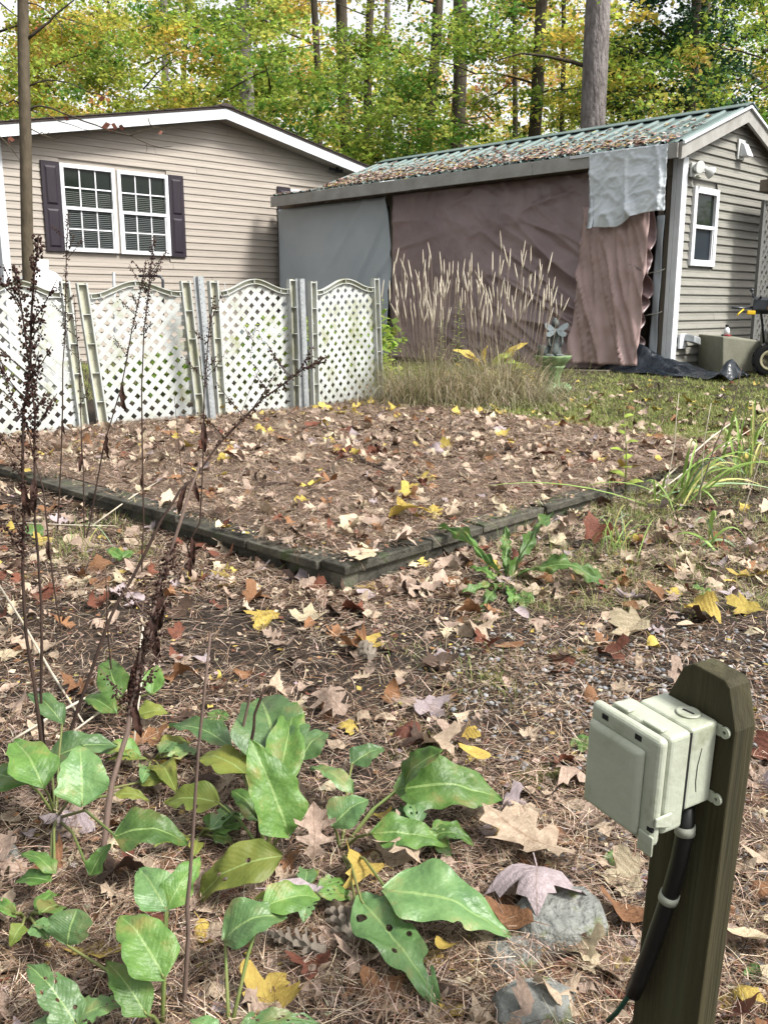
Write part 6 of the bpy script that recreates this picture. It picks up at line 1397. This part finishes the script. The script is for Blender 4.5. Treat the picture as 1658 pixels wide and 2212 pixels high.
def build_strap_plants():
    gm = [M('strap_green', (.15, .25, .05), (.24, .34, .09), 6, .45, transl=.2, rndv=.25), M('strap_blue', (.16, .25, .12), (.24, .34, .20), 6, .4, transl=.15, rndv=.2), M('strap_yellow', (.42, .42, .13), (.5, .46, .2), 6, .5, transl=.25, rndv=.2)]
    def clump(base, tips, label, w=.014, hz=.0):
        B = G(*base); e = empty('daylily_clump', B, 0, label, 'plant', 'strap-leaved clumps at the right')
        for k, (x, y, h) in enumerate(tips):
            T = atY(x, y, B.y + rnd.uniform(-.35, .25)); b0 = B + Vector((rnd.gauss(0, .05), rnd.gauss(0, .05), 0)); top = b0.lerp(T, .55); top.z = max(b0.z, T.z) + h
            n = 9; wid = w * rnd.uniform(.8, 1.3); P = []
            for i in range(n):
                t = i / (n - 1); P.append((b0 * (1 - t) ** 2 + top * 2 * t * (1 - t) + T * t * t, wid * min(1, .55 + 2 * t) * (1 - t ** 3)))
            mb = MB()
            for i, (p, ww) in enumerate(P):
                d = (P[min(i + 1, n - 1)][0] - P[max(i - 1, 0)][0]).normalized(); s = d.cross(Vector((0, -.45, 1))).normalized(); up = s.cross(d)
                mb.v += [tuple(p - s * ww * .5 - B + up * ww * .2), tuple(p - B), tuple(p + s * ww * .5 - B + up * ww * .2)]
            for i in range(n - 1): mb.f += [(3*i, 3*i+1, 3*i+4, 3*i+3), (3*i+1, 3*i+2, 3*i+5, 3*i+4)]
            mb.build('leaf', gm[rnd.choices((0, 1, 2), (6, 2, 2))[0]], e, True)
    R_ = lambda x0, x1, y0, y1, h0, h1, n: [(rnd.uniform(x0, x1), rnd.uniform(y0, y1), rnd.uniform(h0, h1)) for _ in range(n)]
    clump((1470, 1085), R_(1560, 1720, 1000, 1080, .1, .25, 12) + R_(1500, 1640, 960, 1040, .1, .2, 8) + [(1560, 1120, .2), (1420, 1130, .12), (1400, 1060, .1)], 'daylily clump with long leaves arching to the right edge')
    clump((1600, 1030), R_(1560, 1720, 860, 990, .05, .2, 14) + R_(1500, 1600, 930, 1010, .05, .15, 6), 'upright daylily clump at the right edge')
    clump((1690, 1000), R_(1590, 1740, 860, 1000, .05, .2, 12), 'daylily clump half outside the right edge')
    clump((1440, 1100), R_(1380, 1520, 1030, 1100, .03, .12, 8) + [(1040, 1052, .05), (1250, 1056, .1)], 'small strap-leaved clump at the platform corner with one long blade', .011)
    clump((1525, 1190), [(1545, 1120, .1), (1610, 1165, .14), (1615, 1225, .12), (1450, 1160, .08), (1475, 1250, .05), (1500, 1130, .05)], 'single daylily with drooping blue-green leaves', .016)
    clump((1335, 1195), R_(1280, 1420, 1090, 1180, .02, .08, 26), 'fine grass tuft right of the toothed weed', .005)
    clump((185, 1190), R_(130, 230, 1120, 1190, .02, .06, 14), 'fine green grass tuft among dead stalks', .0035); clump((640, 1215), R_(600, 690, 1190, 1230, .01, .03, 5), 'tiny grass blades on the platform rim', .003)
    for (pts, r, lab) in (([(1435, 1075), (1455, 960), (1465, 850)], .006, 'pale upright stalk at the right of the platform'), ([(1510, 1090), (1520, 950), (1535, 870)], .005, 'pale stalk right of the upright one'), ([(1490, 1120), (1545, 960), (1585, 860), (1600, 795)], .005, 'thin brown stalk leaning right across the lawn'), ([(1605, 1105), (1640, 990), (1650, 930)], .004, 'short pale stalk among daylilies'), ([(1365, 1130), (1375, 1060), (1380, 1000)], .003, 'thin twig at the platform edge')):
        stalk(pts, r, lab, m='straw' if 'pale' in lab else 'stalkpale', group='dry stalks at the right')
build_strap_plants()
# yard things half hidden behind the fence
def yard():
    P = atY(92, 640, 10.4); g = zg(P.x, P.y); e = empty('propane_tank', (P.x, P.y, g), 0, 'white domed tank behind the fence next to the slender trunk', 'tank')
    top = atY(92, 580, 10.4).z - g
    MB().lathe([(.22, .05), (.24, .08), (.24, top - .22), (.225, top - .12), (.17, top - .05), (.08, top - .01), (0, top)], 28).build('body', 'tank', e, True); MB().lathe([(.09, top - .02), (.09, top + .09), (.07, top + .09)], 18).build('collar', 'tank', e, True)
    MB().lathe([(.2, 0), (.2, .06)], 24).build('foot_ring', 'tank', e, True)
    for (a, b, lab, r) in (((243, 700), (246, 588), 'dark stake tip showing above the second lattice panel', .018), ((505, 700), (485, 612), 'thin twig showing above the third panel', .004)):
        B = atY(*a, 9.6); B.z = zg(B.x, B.y); T = atY(*b, 9.6); o = MB().tube([Vector(), (T - B) * .5, T - B], [r, r, r * .9], 8).build('garden_stake', 'galv', None, True); o.location = B; tag(o, lab, 'stake')
    Q = [atY(x, y, 9.8) for x, y in ((352, 700), (352, 606), (348, 598), (338, 596), (300, 596))]; o = MB().tube([q - Q[0] for q in Q], .014, 8).build('garden_hoop', 'machine', None, True); o.location = Q[0]; tag(o, 'black bent tube showing above the second lattice panel', 'tube')
    # green shrub showing through the lattice
    for (px, Y, n, cols, lab) in ((760, 10.6, 60, [(.26, .36, .07), (.34, .42, .09), (.2, .28, .06)], 'light green bush seen through the rightmost lattice panel'), (600, 10.4, 40, [(.24, .34, .07), (.3, .38, .1)], 'low green bush seen through the third lattice panel'), (340, 9.7, 24, [(.18, .28, .05), (.14, .22, .04)], 'green plant seen through the second lattice panel')):
        P = atY(px, 780, Y); z0 = zg(P.x, P.y); e = empty('garden_bush', (P.x, Y, z0), 0, lab, 'bush')
        c = np.array([(rnd.gauss(0, .22), rnd.gauss(0, .15), rnd.uniform(.12, .75 if n > 30 else .4)) for _ in range(n)])
        V, F, C = leaf_cloud(c, np.full(n, .14), 16, .09, cols, .5); linkobj('foliage', npmesh('foliage', V, F, 'foliage', C), e)
        for k in range(4): MB().tube([(rnd.gauss(0, .04), 0, 0), (rnd.gauss(0, .12), rnd.gauss(0, .08), .5)], [.008, .004], 5).build('stem', 'petiole', e, True)
    for k, (px, w, h, lab) in enumerate(((560, .55, .62, 'pale blue plastic tub behind the third lattice panel'),)):
        P = atY(px, 700, 11.2); z0 = zg(P.x, P.y); t = MB().lathe([(w * .42, 0), (w * .5, h * .9), (w * .54, h), (w * .5, h), (w * .44, h * .5), (0, h * .45)], 26); o = t.build('plastic_tub', M('pale_blue_plastic', (.55, .62, .70), (.62, .68, .74), 4, .4), None, True); o.location = (P.x, P.y, z0); tag(o, lab, 'tub')
    b = MB().bar((0, 0, .05), (.9, .7, .05), .1, .1); 
yard()
def roof_leaves():
    xm, zr, sl = 1.31, 3.63, .37; n = 2600; y = rng.uniform(0, 6.2, n) ; t = rng.beta(1.1, 3.2, n) ; keep = rng.uniform(0, 1, n) < (.35 + .65 * y / 6.2 + .4 * (t < .12)); y = y[keep]; t = t[keep]; n = len(y)
    x = -.29 + t * 1.55; z = zr - sl * (xm - x) + .012 + rng.uniform(0, .02, n)
    s = rng.uniform(.02, .055, n); a = rng.uniform(0, 6.28, n); b = a + 1.5; A = np.stack([np.cos(a), np.sin(a), np.cos(a) * sl], 1) * s[:, None]; Bv = np.stack([np.cos(b), np.sin(b), np.cos(b) * sl], 1) * (s * .7)[:, None]
    lift = np.stack([0 * s, 0 * s, s * rng.uniform(0, .5, n)], 1); c = np.stack([x, y, z], 1)
    V = np.stack([c - A, c - Bv + lift, c + A, c + Bv + lift], 1).reshape(-1, 3)
    o = linkobj('roof_leaf_litter', npmesh('roof_leaf_litter', V, np.arange(n * 4).reshape(n, 4), 'litter', palette(n, [(.40, .30, .25), (.28, .17, .12), (.46, .39, .33), (.36, .27, .10), (.18, .09, .065), (.15, .10, .085)], .25)))
    o.matrix_world = Matrix.Translation(GK) @ Matrix.Rotation(TH, 4, 'Z'); tag(o, 'fallen leaves and needles lying on the garage roof', 'leaf litter', kind='stuff')
    n = 9000; y = rng.uniform(0, 7.4, n); t = rng.beta(1., 4.5, n); keep = rng.uniform(0, 1, n) < (.15 + .85 * y / 7.4); y = y[keep]; t = t[keep]; n = len(y); x = np.where(y > 6.25, -.3 + t * .5, -.3 + t * 1.5); z = np.where(y > 6.25, GZE + .02, zr - sl * (xm - x) + .008) + rng.uniform(0, .02, n)
    az = rng.uniform(0, 6.28, n); d = np.stack([np.cos(az), np.sin(az), np.cos(az) * sl], 1)
    me = ribbons(np.stack([x, y, z], 1), d, rng.uniform(.04, .09, n), rng.uniform(.004, .007, n), 1, 0., palette(n, [(.26, .19, .15), (.19, .12, .09), (.36, .28, .22)], .25), 'roof_needles', 'needle')
    o = linkobj('roof_needles', me); o.matrix_world = Matrix.Translation(GK) @ Matrix.Rotation(TH, 4, 'Z'); tag(o, 'brown pine needles drifted along the garage eave', 'pine needles', kind='stuff')
roof_leaves()

# ------------------------------------------------------------------ labels of the fallen leaves
def label_leaves():
    marks = [('dock leaves', (-.45, 1.75)), ('grey stone', (.37, 1.75)), ('post', (.5, 1.25)), ('toothed weed', (.53, 3.85)), ('platform corner', (-.17, 3.67)), ('dead stalks', (-.9, 2.9)), ('gravel', (1.0, 2.9)), ('lattice fence', (-1.6, 8.2)), ('grass tuft', (1.1, 4.4)), ('cut stems', (-.32, 2.1))]
    sp = {'maple': 'maple leaf', 'oak': 'oak leaf', 'beech': 'narrow oval leaf', 'poplar': 'rounded leaf'}; groups = {}
    for (o, c, k, s, lab) in fallen:
        tag(o, lab, 'leaf', 'fallen leaves on the ground')
        if lab: continue
        x, y = o.location.x, o.location.y; a, b = decklocal(x, y); deck = 0 < a < DW and 0 < b < DL
        nm, mp = min(marks, key=lambda q: math.hypot(q[1][0] - x, q[1][1] - y)); sz = 'large' if s > .1 else ('small' if s < .07 else 'medium')
        base = f"{sz} {c} {sp[k]} " + ('lying on the platform' if deck else 'on the ground'); groups.setdefault((base, nm), []).append((math.hypot(mp[0] - x, mp[1] - y), o))
    ordn = ['closest', 'second closest', 'third closest', 'fourth closest', 'fifth closest', 'sixth closest', 'seventh closest', 'eighth closest', 'ninth closest', 'tenth closest']
    for (base, nm), L in groups.items():
        L.sort(key=lambda q: q[0])
        for i, (_, o) in enumerate(L): o['label'] = base + (f' near the {nm}' if len(L) == 1 else f', {ordn[min(i, 9)]} to the {nm}')
label_leaves()
